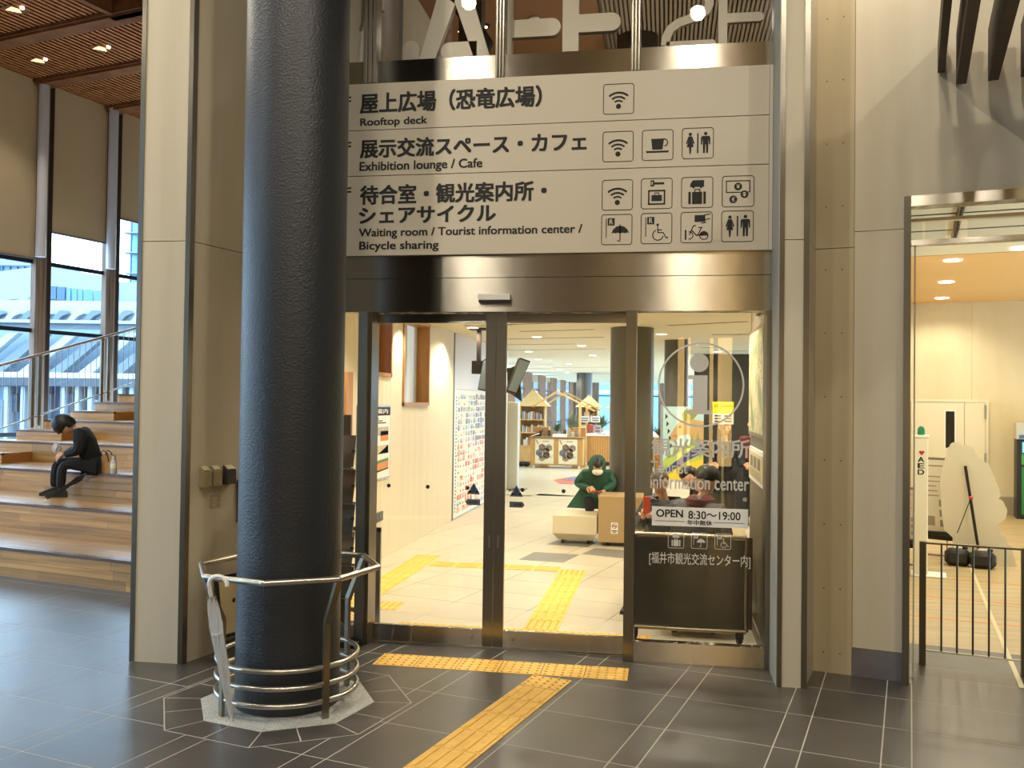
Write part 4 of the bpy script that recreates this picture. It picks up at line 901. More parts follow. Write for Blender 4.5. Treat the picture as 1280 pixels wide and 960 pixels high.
# counter cart with two posters
ct = thing('display_counter', 'ribbed wooden display counter on casters with two honeycomb posters', 'counter', (-3.05, 25.8, 0))
MB().box(-3.78, -2.30, 25.5, 26.1, .08, .84).build('carcass', pale, ct); MB().box(-3.82, -2.26, 25.46, 26.14, .84, .885).build('top', mat('counter_top', '#8a6a42', .5), ct)
rib = MB(); x = -3.78
while x < -2.31: rib.box(x, x+.025, 25.485, 25.5, .09, .83); x += .042
rib.build('ribbing', mat('rib_wood', '#c79a58', .5), ct, kind='stuff')
for x in (-3.68, -2.4): MB().ball((x, 25.56, .04), .04).build('caster', white, ct)
hx_ = [mat('hex_%d' % i, c, .6) for i, c in enumerate(('#6b5244', '#8b6f5a', '#5d6d78', '#7b6a58', '#94806a', '#4f4238'))]
for x0 in (-3.64, -2.97):
    k = Ink((x0, 25.479, .12), X1, Z1, .53, .70); k.rect(0, 0, 1, 1, 0); k.lay = 1; n_ = 0
    for a, b in ((.38, .66), (.74, .64), (.22, .44), (.58, .50), (.38, .24), (.62, .34)):
        k.poly([(a+.20*math.cos(R(30+60*i)), b+.20*.757*math.sin(R(30+60*i))) for i in range(6)], 1+n_); k.lay = 2; k.disc(a-.04, b+.02, .07, 1+(n_+1) % 6).disc(a+.06, b-.04, .05, 1+(n_+3) % 6); k.lay = 1; n_ += 1
    k.poly([(.03, .95), (.08, .98), (.2, .8), (.15, .78)], 7).rect(.4, .88, .75, .93, 8).rect(.75, .3, .95, .32, 8).rect(.72, .24, .92, .26, 8)
    k.build('poster', [mat('poster_cream', '#dfd3b2', .6)]+hx_+[mat('ribbon_red', '#b35a48', .6), mat('pale_ink', '#a9a083', .6)], ct)
# things standing on the counter
def plant(lab, x, y, z, h, w, m, n, seed, pot=True, nm='potted_plant', leafw=.05, grp=None):
    t = thing(nm, lab, 'plant', (x, y, z), group=grp); r = random.Random(seed)
    if pot: MB().lathe((x, y, z), [(.05, 0), (.08, .02), (.10, .14), (.085, .14)], 12).build('pot', mat('stone_pot', '#a79f8d', .7), t)
    mb = MB()
    for i in range(n):
        a = r.uniform(0, 6.28); el = r.uniform(.5, 1.4); L_ = h*r.uniform(.5, 1); d = V((math.cos(a)*math.cos(el)*w/h*1.3, math.sin(a)*math.cos(el)*w/h*1.3, math.sin(el))); s_ = d.cross(V((0, 0, 1))).normalized()*leafw/2; b0 = V((x, y, z+(.12 if pot else 0)))
        mb.add([b0, b0+d*L_*.5-s_, b0+d*L_*.5+s_, b0+d*L_-V((0, 0, .04*h))], [(0, 1, 3, 2)])
    mb.build('leaves', m, t, kind='stuff'); return t
green = mat('leaf_green', '#3f5a2f', .6); grey_g = mat('leaf_grey_green', '#6f7c62', .6)
plant('spiky green plant in a pale pot on the display counter', -3.03, 25.75, .885, .42, .3, green, 40, 1)
plant('tall thin shrub with grey green leaves behind the display counter', -2.72, 27.0, .885, .75, .35, grey_g, 90, 2)
plant('bushy green shrub standing on the reception desk', -1.95, 27.9, .95, .55, .4, green, 110, 3)
def smallbox(nm, lab, cat, x, y, z, w, d, h, m, rz=0, grp=None):
    t = tag(MB(Matrix.Translation((x, y, z)) @ Matrix.Rotation(rz, 4, 'Z')).bev(-w/2, w/2, -d/2, d/2, 0, h, .004).build(nm, m), lab, cat, grp); return t
t = thing('leaflet_holder', 'black leaflet holder with white leaflet at the near end of the display counter', 'holder', (-3.6, 25.7, .885))
MB().ext([(-3.75, 25.6, .886), (-3.5, 25.6, .886), (-3.46, 25.6, 1.08)], (0, .2, 0)).build('holder', black, t); MB().ext([(-3.78, 25.55, .90), (-3.55, 25.55, .98), (-3.53, 25.55, .96), (-3.75, 25.55, .886)], (0, .2, 0)).build('leaflet', white, t)
t = thing('price_card', 'white card leaning at the middle of the display counter', 'card', (-2.97, 25.55, .885)); MB().ext([(-3.15, 25.5, .887), (-2.75, 25.5, .887), (-2.75, 25.6, .96), (-3.15, 25.6, .96)], (0, .01, 0)).build('card', white, t)
r = random.Random(9)
for i in range(9):
    smallbox('souvenir_box', '%s souvenir packet on the display counter, %s from the left' % (['brown', 'dark grey', 'tan', 'cream'][i % 4], ['first', 'second', 'third', 'fourth', 'fifth', 'sixth', 'seventh', 'eighth', 'ninth'][i]), 'souvenir', -3.42+.115*i, 25.93+.03*(i % 2), .886, .09, .05, r.uniform(.12, .26), mat('souv_%d' % (i % 4), ['#8a7a63', '#5b5346', '#b39c79', '#c9c2b0'][i % 4], .6), grp='souvenirs on the display counter')
for lab, x, z0, z1 in (('wooden crate standing behind the near end of the display counter', -3.55, .885, 1.15), ('wooden crate standing behind the far end of the display counter', -2.48, .885, 1.12)):
    t = thing('wooden_crate', lab, 'crate', (x, 26.4, .0)); 
    for i in range(3): MB().box(x-.2, x+.2, 26.3, 26.32, z0+.085*i, z0+.085*i+.075).build('slat', oak, t)
    MB().box(x-.2, x+.2, 26.32, 26.55, z0, z0+.25).build('body', pale, t); MB().box(x-.2, x+.2, 26.3, 26.55, 0, z0-.003).build('stand', pale, t)
# hut shaped book shelf
ORD = ['first', 'second', 'third', 'fourth', 'fifth', 'sixth', 'seventh', 'eighth', 'ninth', 'tenth', 'eleventh', 'twelfth', 'thirteenth', 'fourteenth', 'fifteenth', 'sixteenth']
def hut(lab, x0, x1, y, D, eave, ridge, nsh, seed, grp, over=.16):
    t = thing('hut_shelf', lab, 'shelf', ((x0+x1)/2, y, 0)); xm = (x0+x1)/2
    for x in (x0, x1-.04): MB().box(x, x+.04, y, y+D, 0, eave).build('side_panel', pale, t)
    MB().box(x0, x1, y+D-.02, y+D, 0, eave).build('back_panel', pale, t)
    MB().box(x0+.04, x1-.04, y+.02, y+.04, 0.06, .52).build('cupboard_front', pale, t)
    zs = [.52+i*(eave-.55)/nsh for i in range(nsh)]
    for z in zs: MB().box(x0+.04, x1-.04, y, y+D-.02, z, z+.03).build('shelf_board', pale, t)
    # hipped roof
    e = [(x0-over, y-over, eave), (x1+over, y-over, eave), (x1+over, y+D+over, eave), (x0-over, y+D+over, eave)]; q = .06
    tp = [(xm-q, y+D/2-q, ridge), (xm+q, y+D/2-q, ridge), (xm+q, y+D/2+q, ridge), (xm-q, y+D/2+q, ridge)]
    MB().add(e+tp, [(0, 1, 5, 4), (1, 2, 6, 5), (2, 3, 7, 6), (3, 0, 4, 7), (4, 5, 6, 7), (3, 2, 1, 0)]).build('roof', mat('roof_wood', '#e3c184', .5), t)
    MB().box(xm-.05, xm+.05, y+D/2-.05, y+D/2+.05, ridge, ridge+.06).build('cap', pale, t)
    rr = random.Random(seed)
    cols = {'#d8d2c2': 'cream', '#8f9aa6': 'blue grey', '#a77b5c': 'brown', '#5e5a50': 'dark grey', '#c9b48e': 'tan', '#b7c2c4': 'pale grey'}
    for lv, z in enumerate(zs):
        x = x0+.07; n = 0
        while x < x1-.12:
            w_ = rr.uniform(.03, .09); h_ = rr.uniform(.16, .24); c = rr.choice(list(cols)); n += 1
            tag(MB().box(x, x+w_, y+.03, y+.17, z+.031, z+.031+h_).build('book', mat('book_'+c[1:], c, .6)), '%s book, %s from the left, %s shelf of %s' % (cols[c], ORD[n-1], ['lowest', 'middle', 'upper', 'top'][lv], grp[0]), 'book', grp[1]); x += w_+.012
    return t
hut('hut shaped pale wood bookshelf left of the display counter', -4.36, -3.58, 27.1, .4, 1.735, 2.19, 3, 4, ('the leftmost hut', 'books in the left hut shelf'), .12)
hut('smaller hut shaped shelf behind the reception desk near the far column', -2.75, -2.15, 29.2, .4, 1.72, 2.05, 3, 6, ('the middle hut', 'books in the middle hut shelf'), .12)
hut('hut shaped shelf at the right behind the reception desk shrub', -1.85, -1.15, 30.4, .4, 1.70, 2.05, 3, 8, ('the rightmost hut', 'books in the right hut shelf'), .12)
# open timber house frame
hf_ = thing('house_frame', 'open timber house frame rising over the counters', 'frame', (-2.9, 26.5, 0))
def bar(a, b, w=.05):
    a, b = V(a), V(b); d = (b-a).normalized(); s_ = d.cross(V((0, 1, 0))).normalized()*w/2
    MB().ext([a-s_-V((0, w/2, 0)), b-s_-V((0, w/2, 0)), b+s_-V((0, w/2, 0)), a+s_-V((0, w/2, 0))], (0, w, 0)).build('timber', pale, hf_)
for Y in (26.3, 28.6):
    A = py(698, 491, 26.3); l = (-3.85, Y, 1.72); r_ = (-2.42, Y, 1.70); tp = (-3.12, Y, 2.18)
    bar(l, tp); bar(tp, (-2.02, Y, 1.62));  bar((-2.45, Y, .0), (-2.45, Y, 1.80), .07)
bar((-3.12, 26.3, 2.18), (-3.12, 28.6, 2.18)); bar((-2.03, 26.3, 1.64), (-2.03, 28.6, 1.64)); bar((-3.84, 26.3, 1.73), (-3.84, 28.6, 1.73))
# reception desk
rd = thing('reception_desk', 'long slatted wooden reception desk with white top', 'desk', (-1.2, 27, 0))
MB().box(-2.28, -.2, 26.9, 27.5, .12, .88).build('carcass', pale, rd); MB().box(-2.28, -.2, 26.95, 27.5, 0, .12).build('plinth', darkmetal, rd); MB().box(-2.32, -.2, 26.85, 27.9, .88, .93).build('top', white, rd)
rib = MB(); x = -2.27
while x < -.22: rib.box(x, x+.045, 26.88, 26.9, .13, .87); x += .07
rib.build('ribbing', mat('rib_wood2', '#b98a50', .5), rd, kind='stuff')
def card(lab, x0, x1, y0p, y1p, Y, m, rows=2, nm='counter_sign'):
    a = py(x0, y0p, Y); b = py(x1, y1p, Y); t = thing(nm, lab, 'sign', ((a.x+b.x)/2, Y, .93)); MB().box(a.x, b.x, Y-.01, Y+.01, b.z, a.z).build('panel', m, t)
    k = Ink((a.x, Y-.011, b.z), X1, Z1, b.x-a.x, a.z-b.z)
    for i in range(rows): k.rect(.15, .2+.35*i, .85, .38+.35*i)
    k.build('lettering', [mat('card_ink', '#5b6068', .6)], t); MB().box((a.x+b.x)/2-.01, (a.x+b.x)/2+.01, Y+.01, Y+.03, .93, b.z+.05).build('prop', pipe, t)
card('grey information card on a prop at the near end of the reception desk', 725, 737, 520, 528, 27.2, mat('card_grey', '#c4cdd2', .5)); card('grey information card on a prop further along the reception desk', 738.5, 750, 520, 528, 27.2, MATS['card_grey'])
card('red poster standing on the reception desk', 733.5, 741.5, 531, 541.5, 27.1, mat('card_red', '#a8443c', .5), 1); card('pale leaflet panel on the reception desk left of the red poster', 724, 732.5, 532, 542, 27.1, mat('card_pale', '#c9c9b4', .5)); card('lilac leaflet panel on the reception desk right of the red poster', 743, 751, 531, 542, 27.1, mat('card_lilac', '#a49aa6', .5))
for i in range(5): smallbox('leaflet_stack', '%s stack of leaflets on the reception desk, %s from its near end' % (['white', 'lilac', 'white', 'greenish', 'white'][i], ['first', 'second', 'third', 'fourth', 'fifth'][i]), 'leaflets', -2.1+.28*i, 27.0, .931, .16, .1, .03, [white, MATS['card_lilac'], white, MATS['card_pale'], white][i], .2*i, 'leaflets on the reception desk')
t = thing('bag', 'black bag lying on the floor under the hut shelf', 'bag', (-4.0, 25.9, 0)); MB().ball((-4.12, 25.9, .07), (.16, .08, .07)).ball((-3.95, 25.9, .06), (.12, .08, .06)).build('body', black, t, True)
# ================================================================ BEHIND THE RIGHT WINDOW
sp = thing('mobile_partition', 'dark smoked panel on casters in a steel tube frame behind the right window', 'partition', (.2, 7.32, 0))
x0, x1, zt_ = -.28, .635, .835; tb = mat('tube_bronze_steel', '#a59a85', .25, 1)
for z in (zt_, .10): MB().tube([(x0, 7.32, z), (x1, 7.32, z)], .018, 12).build('rail', tb, sp, True)
MB().tube([(x1, 7.32, .1), (x1, 7.32, zt_)], .018, 12).build('upright', tb, sp, True); MB().tube([(x0, 7.32, .1), (x0, 7.32, zt_)], .018, 12).build('upright', tb, sp, True)
MB().box(x0, x1, 7.315, 7.325, .12, zt_-.02).build('smoked_panel', mat('smoked_panel', '#3a3830', .12), sp)
MB().box(x1+.02, x1+.045, 7.31, 7.35, .12, zt_).build('edge_post', mat('mahogany', '#3b211a', .4), sp)
for x in (x0+.05, x1-.05): MB().ball((x, 7.32, .028), .028).box(x-.03, x+.03, 7.29, 7.35, .045, .09).build('caster', black, sp)
# framed map and leaflet sheet on the side wall
def sidepanel(nm, lab, cat, y0, y1, z0, z1, frm, fill, deco):
    t = thing(nm, lab, cat, (.73, (y0+y1)/2, z0)); MB().box(.715, .735, y0, y1, z0, z1).build('frame', frm, t)
    MB().box(.712, .715, y0+.03, y1-.03, z0+.03, z1-.03).build('sheet', fill, t)
    k = Ink((.7115, y1-.03, z0+.03), (0, -1, 0), Z1, y1-y0-.06, z1-z0-.06, .0005); deco(k); return t, k
mapm = mat('map_print', '#d2c9a6', .5, var=((5, 5, 5), '#8f9a72', .45, .6)); cop = mat('bronze_frame', '#94806a', .35, .7)
def deco(k):
    r = random.Random(2)
    for i in range(60): a, b = r.random()*.94, r.random()*.94; k.rect(a, b, a+.05, b+.02, r.choice([0, 1, 2]))
t, k = sidepanel('framed_map', 'large bronze framed tourist map on the side wall behind the right window', 'map', 6.93, 8.14, 1.62, 2.50, cop, mapm, deco); k.build('print', [mat('map_green', '#a9b07a', .6), mat('map_grey', '#9a9a90', .6), mat('map_yellow', '#d9c469', .6)], t)
def deco2(k):
    for i in range(3): k.rect(.12+.27*i, .42, .32+.27*i, .85, 1)
    for i in range(7): k.rect(.08, .05+.045*i, .9, .07+.045*i, 0)
t, k = sidepanel('leaflet_sheet', 'cream leaflet sheet with photographs below the framed map', 'poster', 6.93, 8.08, 1.25, 1.52, white, mat('sheet_cream', '#d8ccaa', .5), deco2); k.build('print', [mat('sh_ink', '#a39574', .6), mat('sh_photo', '#7d7768', .6)], t)
t, k = sidepanel('upper_sign', 'small framed panel high on the side wall above the map', 'sign', 6.95, 7.6, 2.6, 2.9, darkmetal, mapm, lambda k: k.rect(.1, .1, .9, .9)); k.build('print', [mapm], t)
# yellow notice hanging, banner with a dinosaur
ny = thing('hanging_notice', 'yellow and white exchange notice hanging behind the information symbol', 'notice', (.55, 9, 1.3))
a = py(891, 502, 9); b = py(917, 530.5, 9); k = Ink((a.x, 9, b.z), X1, Z1, b.x-a.x, a.z-b.z); MB().box(a.x, b.x, 9, 9.01, b.z, a.z).build('sheet', white, ny)
k.rect(0, .48, 1, 1, 0); k.lay = 1
for i in range(3): k.rect(.1, .1+.12*i, .4, .16+.12*i, 1).rect(.55, .1+.12*i, .9, .16+.12*i, 1)
k.build('print', [mat('notice_yellow', '#f2dc1e', .5, emis=.25), blackink], ny); text('EXCHANGE', k.P(.08, .76), X1, Z1, (b.x-a.x)*.84, (a.z-b.z)*.11, mat('olive_ink', '#6f6a1e', .6), ny, bold=.02)
MB().box((a.x+b.x)/2-.01, (a.x+b.x)/2+.01, 9.01, 9.03, 0, b.z+.2).build('stand_pole', pipe, ny); MB().box((a.x+b.x)/2-.15, (a.x+b.x)/2+.15, 8.95, 9.15, 0, .02).build('stand_base', black, ny)
bn = thing('dinosaur_banner', 'tall banner printed with a tan dinosaur, grass and blue stripe', 'banner', (.2, 11, 0))
a = py(829, 508, 11); b = py(879, 600, 11); MB().box(a.x, b.x, 11, 11.02, .75, a.z).build('sheet', white, bn); MB().box(a.x-.03, a.x, 11, 11.04, 0, a.z+.02).build('pole', mat('banner_pole', '#8fa0b0', .4), bn); MB().box(a.x-.05, b.x, 10.95, 11.1, 0, .03).build('foot', black, bn)
w_ = b.x-a.x; k = Ink((a.x, 11, b.z), X1, Z1, w_, a.z-b.z)
k.rect(0, 0, 1, 1, 0); k.lay = 1; k.poly([(0, 0), (1, 0), (1, .3), (0, .12)], 5).poly([(0, .26), (1, .62), (1, .30), (0, .10)], 1)
k.lay = 2; k.poly([(0, .10), (.62, .38), (1, .50), (1, .38), (.5, .22), (0, .02)], 3)
k.lay = 3; k.poly([(.15, .58), (.28, .70), (.42, .80), (.62, .84), (1, .80), (1, .46), (.85, .50), (.62, .62), (.40, .60), (.30, .52), (.18, .53)], 4); k.lay = 4; k.poly([(.2, .6), (.36, .56), (.34, .62)], 6).disc(.42, .72, .03, 7).poly([(.5, .8), (.75, .83), (.9, .93), (.6, .98), (.45, .9)], 2)
for i in range(6): k.poly([(.1+.14*i, .28+.045*i), (.16+.14*i, .44+.045*i), (.2+.14*i, .30+.045*i)], 2)
for i in range(5): k.poly([(.06+.03*i, .9-.1*i), (.12+.03*i, .86-.1*i), (.05+.03*i, .82-.1*i)], 7)
k.build('print', [mat('bn_sky', '#b9dde4', .6), mat('bn_green', '#b5cf6b', .6), mat('bn_leaf', '#8f9a52', .6), mat('bn_blue', '#2e3a86', .6), mat('bn_tan', '#c5a675', .6), mat('bn_yellow', '#e8d23c', .6), mat('bn_mouth', '#c47a6a', .6), mat('bn_dark', '#2c3338', .6)], bn)
t = thing('shelf_cabinet', 'narrow orange wood cabinet with ornaments beside the banner', 'cabinet', (-.1, 12, 0)); a = py(817, 545, 13); 
MB().box(-.14, .03, 13, 13.3, 0, 1.38).build('carcass', oak, t)
for i in range(4): MB().box(-.13, .02, 12.99, 13.0, .1+.33*i, .38+.33*i).build('drawer', mat('orange_front', '#c98a52', .5), t)
plant('leafy ornament on top of the orange cabinet', -.06, 13.1, 1.38, .3, .2, grey_g, 30, 11, False)
bk = thing('counter', 'dark blue front of a low counter at the back right of the lobby', 'counter', (.9, 16, 0)); MB().box(.5, 2.4, 16, 16.6, 0, 1.0).build('body', mat('navy_front', '#232a36', .5), bk); MB().box(.45, 2.45, 15.95, 16.65, 1.0, 1.04).build('top', mat('dark_top', '#3a3a3c', .4), bk)
# the upper storey seen through the glass over the directory
us = group_empty('ceiling'); ZU = 7.2
uc = mat('upper_tan_ceiling', '#7d5836', .6); gs = mat('upper_grey_slat', '#85775f', .6); gd = mat('upper_slot_dark', '#5c503e', .7)
MB().prism([(-3.5, 6.98), (1.5, 6.98), (4.4, 18.7), (4.4, 30), (-3.5, 30)], LC+.11, 4.3).build('storey_floor', gd, us)
MB().box(-6, -.95, 7.0, 30, ZU, ZU+.1).build('tan_board', uc, us); MB().box(-.95, 6, 7.0, 30, ZU+.06, ZU+.1).build('slot_board', gd, us)
mb = MB(); x = -.9
while x < 5.9: mb.box(x, x+.035, 7.0, 22, ZU-.0, ZU+.03); x += .06
mb.build('grey_slats', gs, us, kind='stuff')
for y in (13.9, 14.25, 14.6): MB().box(-2.6, -.95, y, y+.12, ZU-.02, ZU-.001).build('linear_vent', gd, us)
uw = group_empty('wall_left'); MB().box(-3.35, -3.3, 7.0, 10.2, 4.3, ZU).build('side_board', stone, uw); MB().box(-3.35, -3.3, 10.9, 30, 4.3, ZU).build('side_board', stone, uw); MB().box(-3.35, -3.3, 10.2, 10.9, 4.3, 5.4).build('side_board', stone, uw); MB().box(-4.0, -3.35, 10.1, 11.0, 4.3, 6).build('niche', oak, uw)
struct('wall_back', MB().box(-6, 6, 22, 22.2, 4.3, ZU), hallwall)
struct('wall_right', MB().box(5.2, 5.3, 7, 22, 4.3, ZU), hallwall)
struct('trim_13', MB().box(-2.25, -2.0, 9.5, 9.7, 4.3, ZU).ext([(-2.9, 9.6, 7.1), (-2.7, 9.6, 7.1), (-1.9, 9.6, 5.8), (-2.0, 9.6, 5.6)], (0, .1, 0)), darkmetal)
sk = thing('ceiling_speaker', 'black dome speaker on the upper ceiling behind the glass', 'speaker', tuple(pz(797, 50, ZU-.3)))
p = pz(797, 52, ZU-.05); MB().cyl((p.x, p.y), .30, ZU-.34, ZU-.0, 28).build('body', black, sk, True)
for x, y, lab in ((787+82, 10.5, 'round downlight in the grey slats of the upper ceiling'), (668, 23, 'ring downlight in the tan upper ceiling'), (606, 32, 'black round ceiling vent in the tan upper ceiling'), (575, 38, 'small lamp in the tan upper ceiling')):
    p = pz(x, y, ZU-.01); t = thing('upper_downlight', lab, 'light', tuple(p)); MB().tube([p, p-V((0, 0, .02))], .075 if x != 575 else .03, 20).build('ring', black if x == 606 else white, t); MB().tube([p-V((0, 0, .021)), p-V((0, 0, .023))], .04 if x != 575 else .025, 16).build('centre', dl if x != 668 else black, t)
for p in ((-1.5, 9.5), (1.5, 9.5), (-.5, 12.5), (2, 13)): spot('upper_lamp', V((p[0], p[1], ZU-.1)), 90, WARM, 150, .1)
spot('upper_uplight', V((-1.0, 12.5, 4.6)), 120, WARM, 150, .2, .5, (-1.0, 12.6, 7))
spot('upper_uplight', V((1.5, 12.5, 4.6)), 120, WARM, 150, .2, .5, (1.5, 12.6, 7))
# ================================================================ PEOPLE
def skin(nodes, edges, root):
    me = bpy.data.meshes.new('s'); names = list(nodes); me.from_pydata([nodes[n][0] for n in names], [(names.index(a), names.index(b)) for a, b in edges], [])
    o = bpy.data.objects.new('s', me); C.objects.link(o); md = o.modifiers.new('k', 'SKIN'); md.use_smooth_shade = True
    for i, n in enumerate(names):
        r_ = nodes[n][1]; sv = me.skin_vertices[0].data[i]; sv.radius = r_ if isinstance(r_, tuple) else (r_, r_); sv.use_root = n == root
    o.modifiers.new('s', 'SUBSURF').levels = 1
    dg = bpy.context.evaluated_depsgraph_get(); dg.update(); m2 = bpy.data.meshes.new_from_object(o.evaluated_get(dg)); bpy.data.objects.remove(o)
    r_ = ([v.co.copy() for v in m2.vertices], [tuple(p.vertices) for p in m2.polygons]); bpy.data.meshes.remove(m2); return r_
def hand(mb, w, d, s, up, L=.085, curl=35, thumb=1):
    """palm and five bent fingers: w wrist, d direction, s across the palm, up the back of the hand"""
    d, s, up = V(d).normalized(), V(s).normalized(), V(up).normalized()
    mb.tube([w, w+d*.03, w+d*.07, w+d*.088], [.024, .032, .037, .03], 8)
    for i, (o_, k) in enumerate(((-.029, .80), (-.010, .97), (.010, 1.0), (.028, .86))):
        b = w+d*.078+s*o_; pts = [b]; a = 0
        for seg in (.034, .026, .020): a += R(curl); pts.append(pts[-1]+(d*math.cos(a)-up*math.sin(a))*seg*k)
        mb.tube(pts, [.0105, .0098, .0088, .0065], 6)
    b = w+d*.028+s*(-.034*thumb); mb.tube([b, b+(d*.7-s*.7*thumb-up*.3)*.03, b+(d*.95-s*.4*thumb-up*.6)*.058, b+(d-up*.8)*.072-s*.01*thumb], [.013, .012, .010, .008], 6)
def head_parts(c, fwd, up, mb, hb, style, sc=1.0, hs=1.0):
    """c centre of the head; fwd face direction; mb body mesh (material slot 0 skin, 1 dark, 2 lip); hb hair mesh"""
    f = V(fwd).normalized(); u = V(up); u = (u-f*u.dot(f)).normalized(); s = f.cross(u)
    T = lambda x, y, z: c+s*(x*sc)+f*(y*sc)+u*(z*sc)
    n, m = 18, 13; vs = []; hv = []
    for i in range(1, m):
        t = math.pi*i/m
        for j in range(n):
            q = 2*math.pi*j/n; x, y, z = math.sin(t)*math.cos(q), math.sin(t)*math.sin(q), math.cos(t)
            k = 1 if z > -.1 else 1-.38*(-z-.1); yy = y*.093*(1 if y > 0 else 1.08); 
            if y > 0 and z < -.1: k2 = k*.98; yy = y*.093*(1-.16*(-z)); 
            if y > .6 and abs(z) < .25: yy *= .97
            vs.append(T(x*.073*k, yy+(.006 if z < -.5 and y > 0 else 0), z*.115))
            front = y > -.05 and z < (.42 if style != 'fringe' else -.22)
            g = (1.12+.04*math.sin(7*q+3*i))*hs; lim = -.35 if style in ('short', 'grey') else -.62
            if front or z < lim: g = .90
            hv.append(T(x*.073*g*(1 if z > -.1 else .93), y*.097*g, z*.115*g+.004))
    fs = [(i*n+j, (i+1)*n+j, (i+1)*n+(j+1) % n, i*n+(j+1) % n) for i in range(m-2) for j in range(n)]
    a = len(vs); cap = [(a, j, (j+1) % n) for j in range(n)]+[(a+1, (m-2)*n+(j+1) % n, (m-2)*n+j) for j in range(n)]
    mb.m = 0; mb.add(vs+[T(0, 0, .115), T(0, 0, -.112)], fs+cap)
    if hb is not None: hb.add(hv+[T(0, 0, .130), T(0, 0, -.08)], fs+cap)
    mb.add([T(-.008, .085, .02), T(.008, .085, .02), T(.015, .088, -.028), T(-.015, .088, -.028), T(0, .114, -.022)], [(0, 1, 4), (1, 2, 4), (2, 3, 4), (3, 0, 4)])   # nose
    for k in (-1, 1):
        mb.m = 0; mb.ball(T(k*.074, -.005, -.005), (.012, .014, .026), 8, 6)
        mb.m = 1; mb.ball(T(k*.030, .083, .012), .0085, 8, 6); mb.add([T(k*.018, .093, .034), T(k*.044, .084, .034), T(k*.044, .083, .040), T(k*.018, .092, .040)], [(0, 1, 2, 3)])
    mb.m = 2; mb.add([T(-.022, .086, -.058), T(.022, .086, -.058), T(.018, .089, -.066), T(-.018, .089, -.066)], [(0, 1, 2, 3)]); mb.m = 0
    return T
SK = mat('skin', '#d7a98a', .5); SKD = mat('skin_dark_feature', '#1c1412', .5); LIP = mat('lip', '#a8655a', .5)
def figure(lab, P, f, coat, trousers, hairm, hair='short', lean=(15, 30, 45), pitch=45, foot=None, knees=None, elb=None, wri=None, seated=True, sc=1.0, puff=1.0, hips=.09, shoes=black, turn=0, grp=None, leglen=.43, neck=.175, hs=1.0, handdir=None, curl=35, tail=False):
    f = V(f); f.z = 0; f.normalize(); s = V((f.y, -f.x, 0)); Z = V((0, 0, 1)); P = V(P)
    t = thing('person', lab, 'person', tuple(P), 0, grp)
    def lv(a, b=None): return Z*math.cos(R(a))+f*math.sin(R(a))
    pel = P+Z*(.105*sc if seated else .90*sc)
    ch = pel+lv(lean[0])*.27*sc; nb = ch+lv(lean[1])*.20*sc; hc = nb+lv(lean[2])*neck*sc
    fz = foot if foot is not None else P.z-.42 if seated else P.z
    N = {'pel': (pel, .105), 'waist': (pel.lerp(ch, .5), (.115, .09)), 'ch': (ch, (.135, .10)), 'nb': (nb, .06), 'neck': (nb.lerp(hc, .5), .048), 'skull': (hc, .055)}
    E = [('pel', 'waist'), ('waist', 'ch'), ('ch', 'nb'), ('nb', 'neck'), ('neck', 'skull')]
    J = {}
    for k, nm in ((-1, 'l'), (1, 'r')):
        hp = pel+s*k*hips*sc-Z*.01; 
        if seated:
            kn = knees[0 if k < 0 else 1] if knees else pel+f*.43*sc+s*k*.11*sc+Z*.03; kn = V(kn)
            an = V((kn.x, kn.y, fz+.09))+f*.02-(f*0 if not knees else V((0, 0, 0)))
        else: kn = V((hp.x, hp.y, fz+.48*sc))+f*.03; an = V((hp.x, hp.y, fz+.09))
        sh = nb-lv(lean[1])*.055*sc+s*k*.175*sc
        el = V(elb[0 if k < 0 else 1]) if elb else sh+s*k*.04+f*.08-Z*.26*sc
        wr = V(wri[0 if k < 0 else 1]) if wri else el+f*.22+Z*.02
        J[nm] = (hp, kn, an, sh, el, wr)
        N.update({'hp'+nm: (hp, .085), 'kn'+nm: (kn, .058), 'an'+nm: (an, .04), 'sh'+nm: (sh, .062), 'el'+nm: (el, .043), 'wr'+nm: (wr, .029)})
        E += [('pel', 'hp'+nm), ('hp'+nm, 'kn'+nm), ('kn'+nm, 'an'+nm), ('ch', 'sh'+nm), ('sh'+nm, 'el'+nm), ('el'+nm, 'wr'+nm)]
    vs, fs = skin({k: (v[0], tuple(x*.86 for x in v[1]) if isinstance(v[1], tuple) else v[1]*.86) for k, v in N.items()}, E, 'pel')
    body = MB(); body.add(vs, fs); hb = MB()
    fd = (f*math.cos(R(pitch))-Z*math.sin(R(pitch)))
    if turn: fd = Matrix.Rotation(R(turn), 3, 'Z') @ fd
    T = head_parts(hc+lv(lean[2])*.02, fd, lv(lean[2]) if pitch < 60 else f, body, hb, hair, sc, hs)
    for nm, k in (('l', -1), ('r', 1)):
        w, e = J[nm][5], J[nm][4]; d = (w-e).normalized(); d = V(handdir[0 if k < 0 else 1]) if handdir else d
        body.m = 0; hand(body, w, d, s*1.0, Z if abs(d.z) < .8 else f, curl=curl, thumb=-k)
    b = body.build('body', [SK, SKD, LIP], t, True)
    if hair != 'none': hb.build('hair', hairm, t, True)
    cn = {k: N[k] for k in ('pel', 'waist', 'ch', 'nb', 'shl', 'elr', 'ell', 'shr', 'wrl', 'wrr')}
    cr = {'pel': (pel, (.135*puff, .115*puff)), 'waist': (N['waist'][0], (.145*puff, .12*puff)), 'ch': (ch, (.165*puff, .13*puff)), 'nb': (nb-Z*.0, .078)}
    for nm in 'lr':
        hp, kn, an, sh, el, wr = J[nm]
        cr.update({'sh'+nm: (sh, .082*puff), 'el'+nm: (el, .062*puff), 'wr'+nm: (wr-(wr-el).normalized()*.02, .043*puff)})
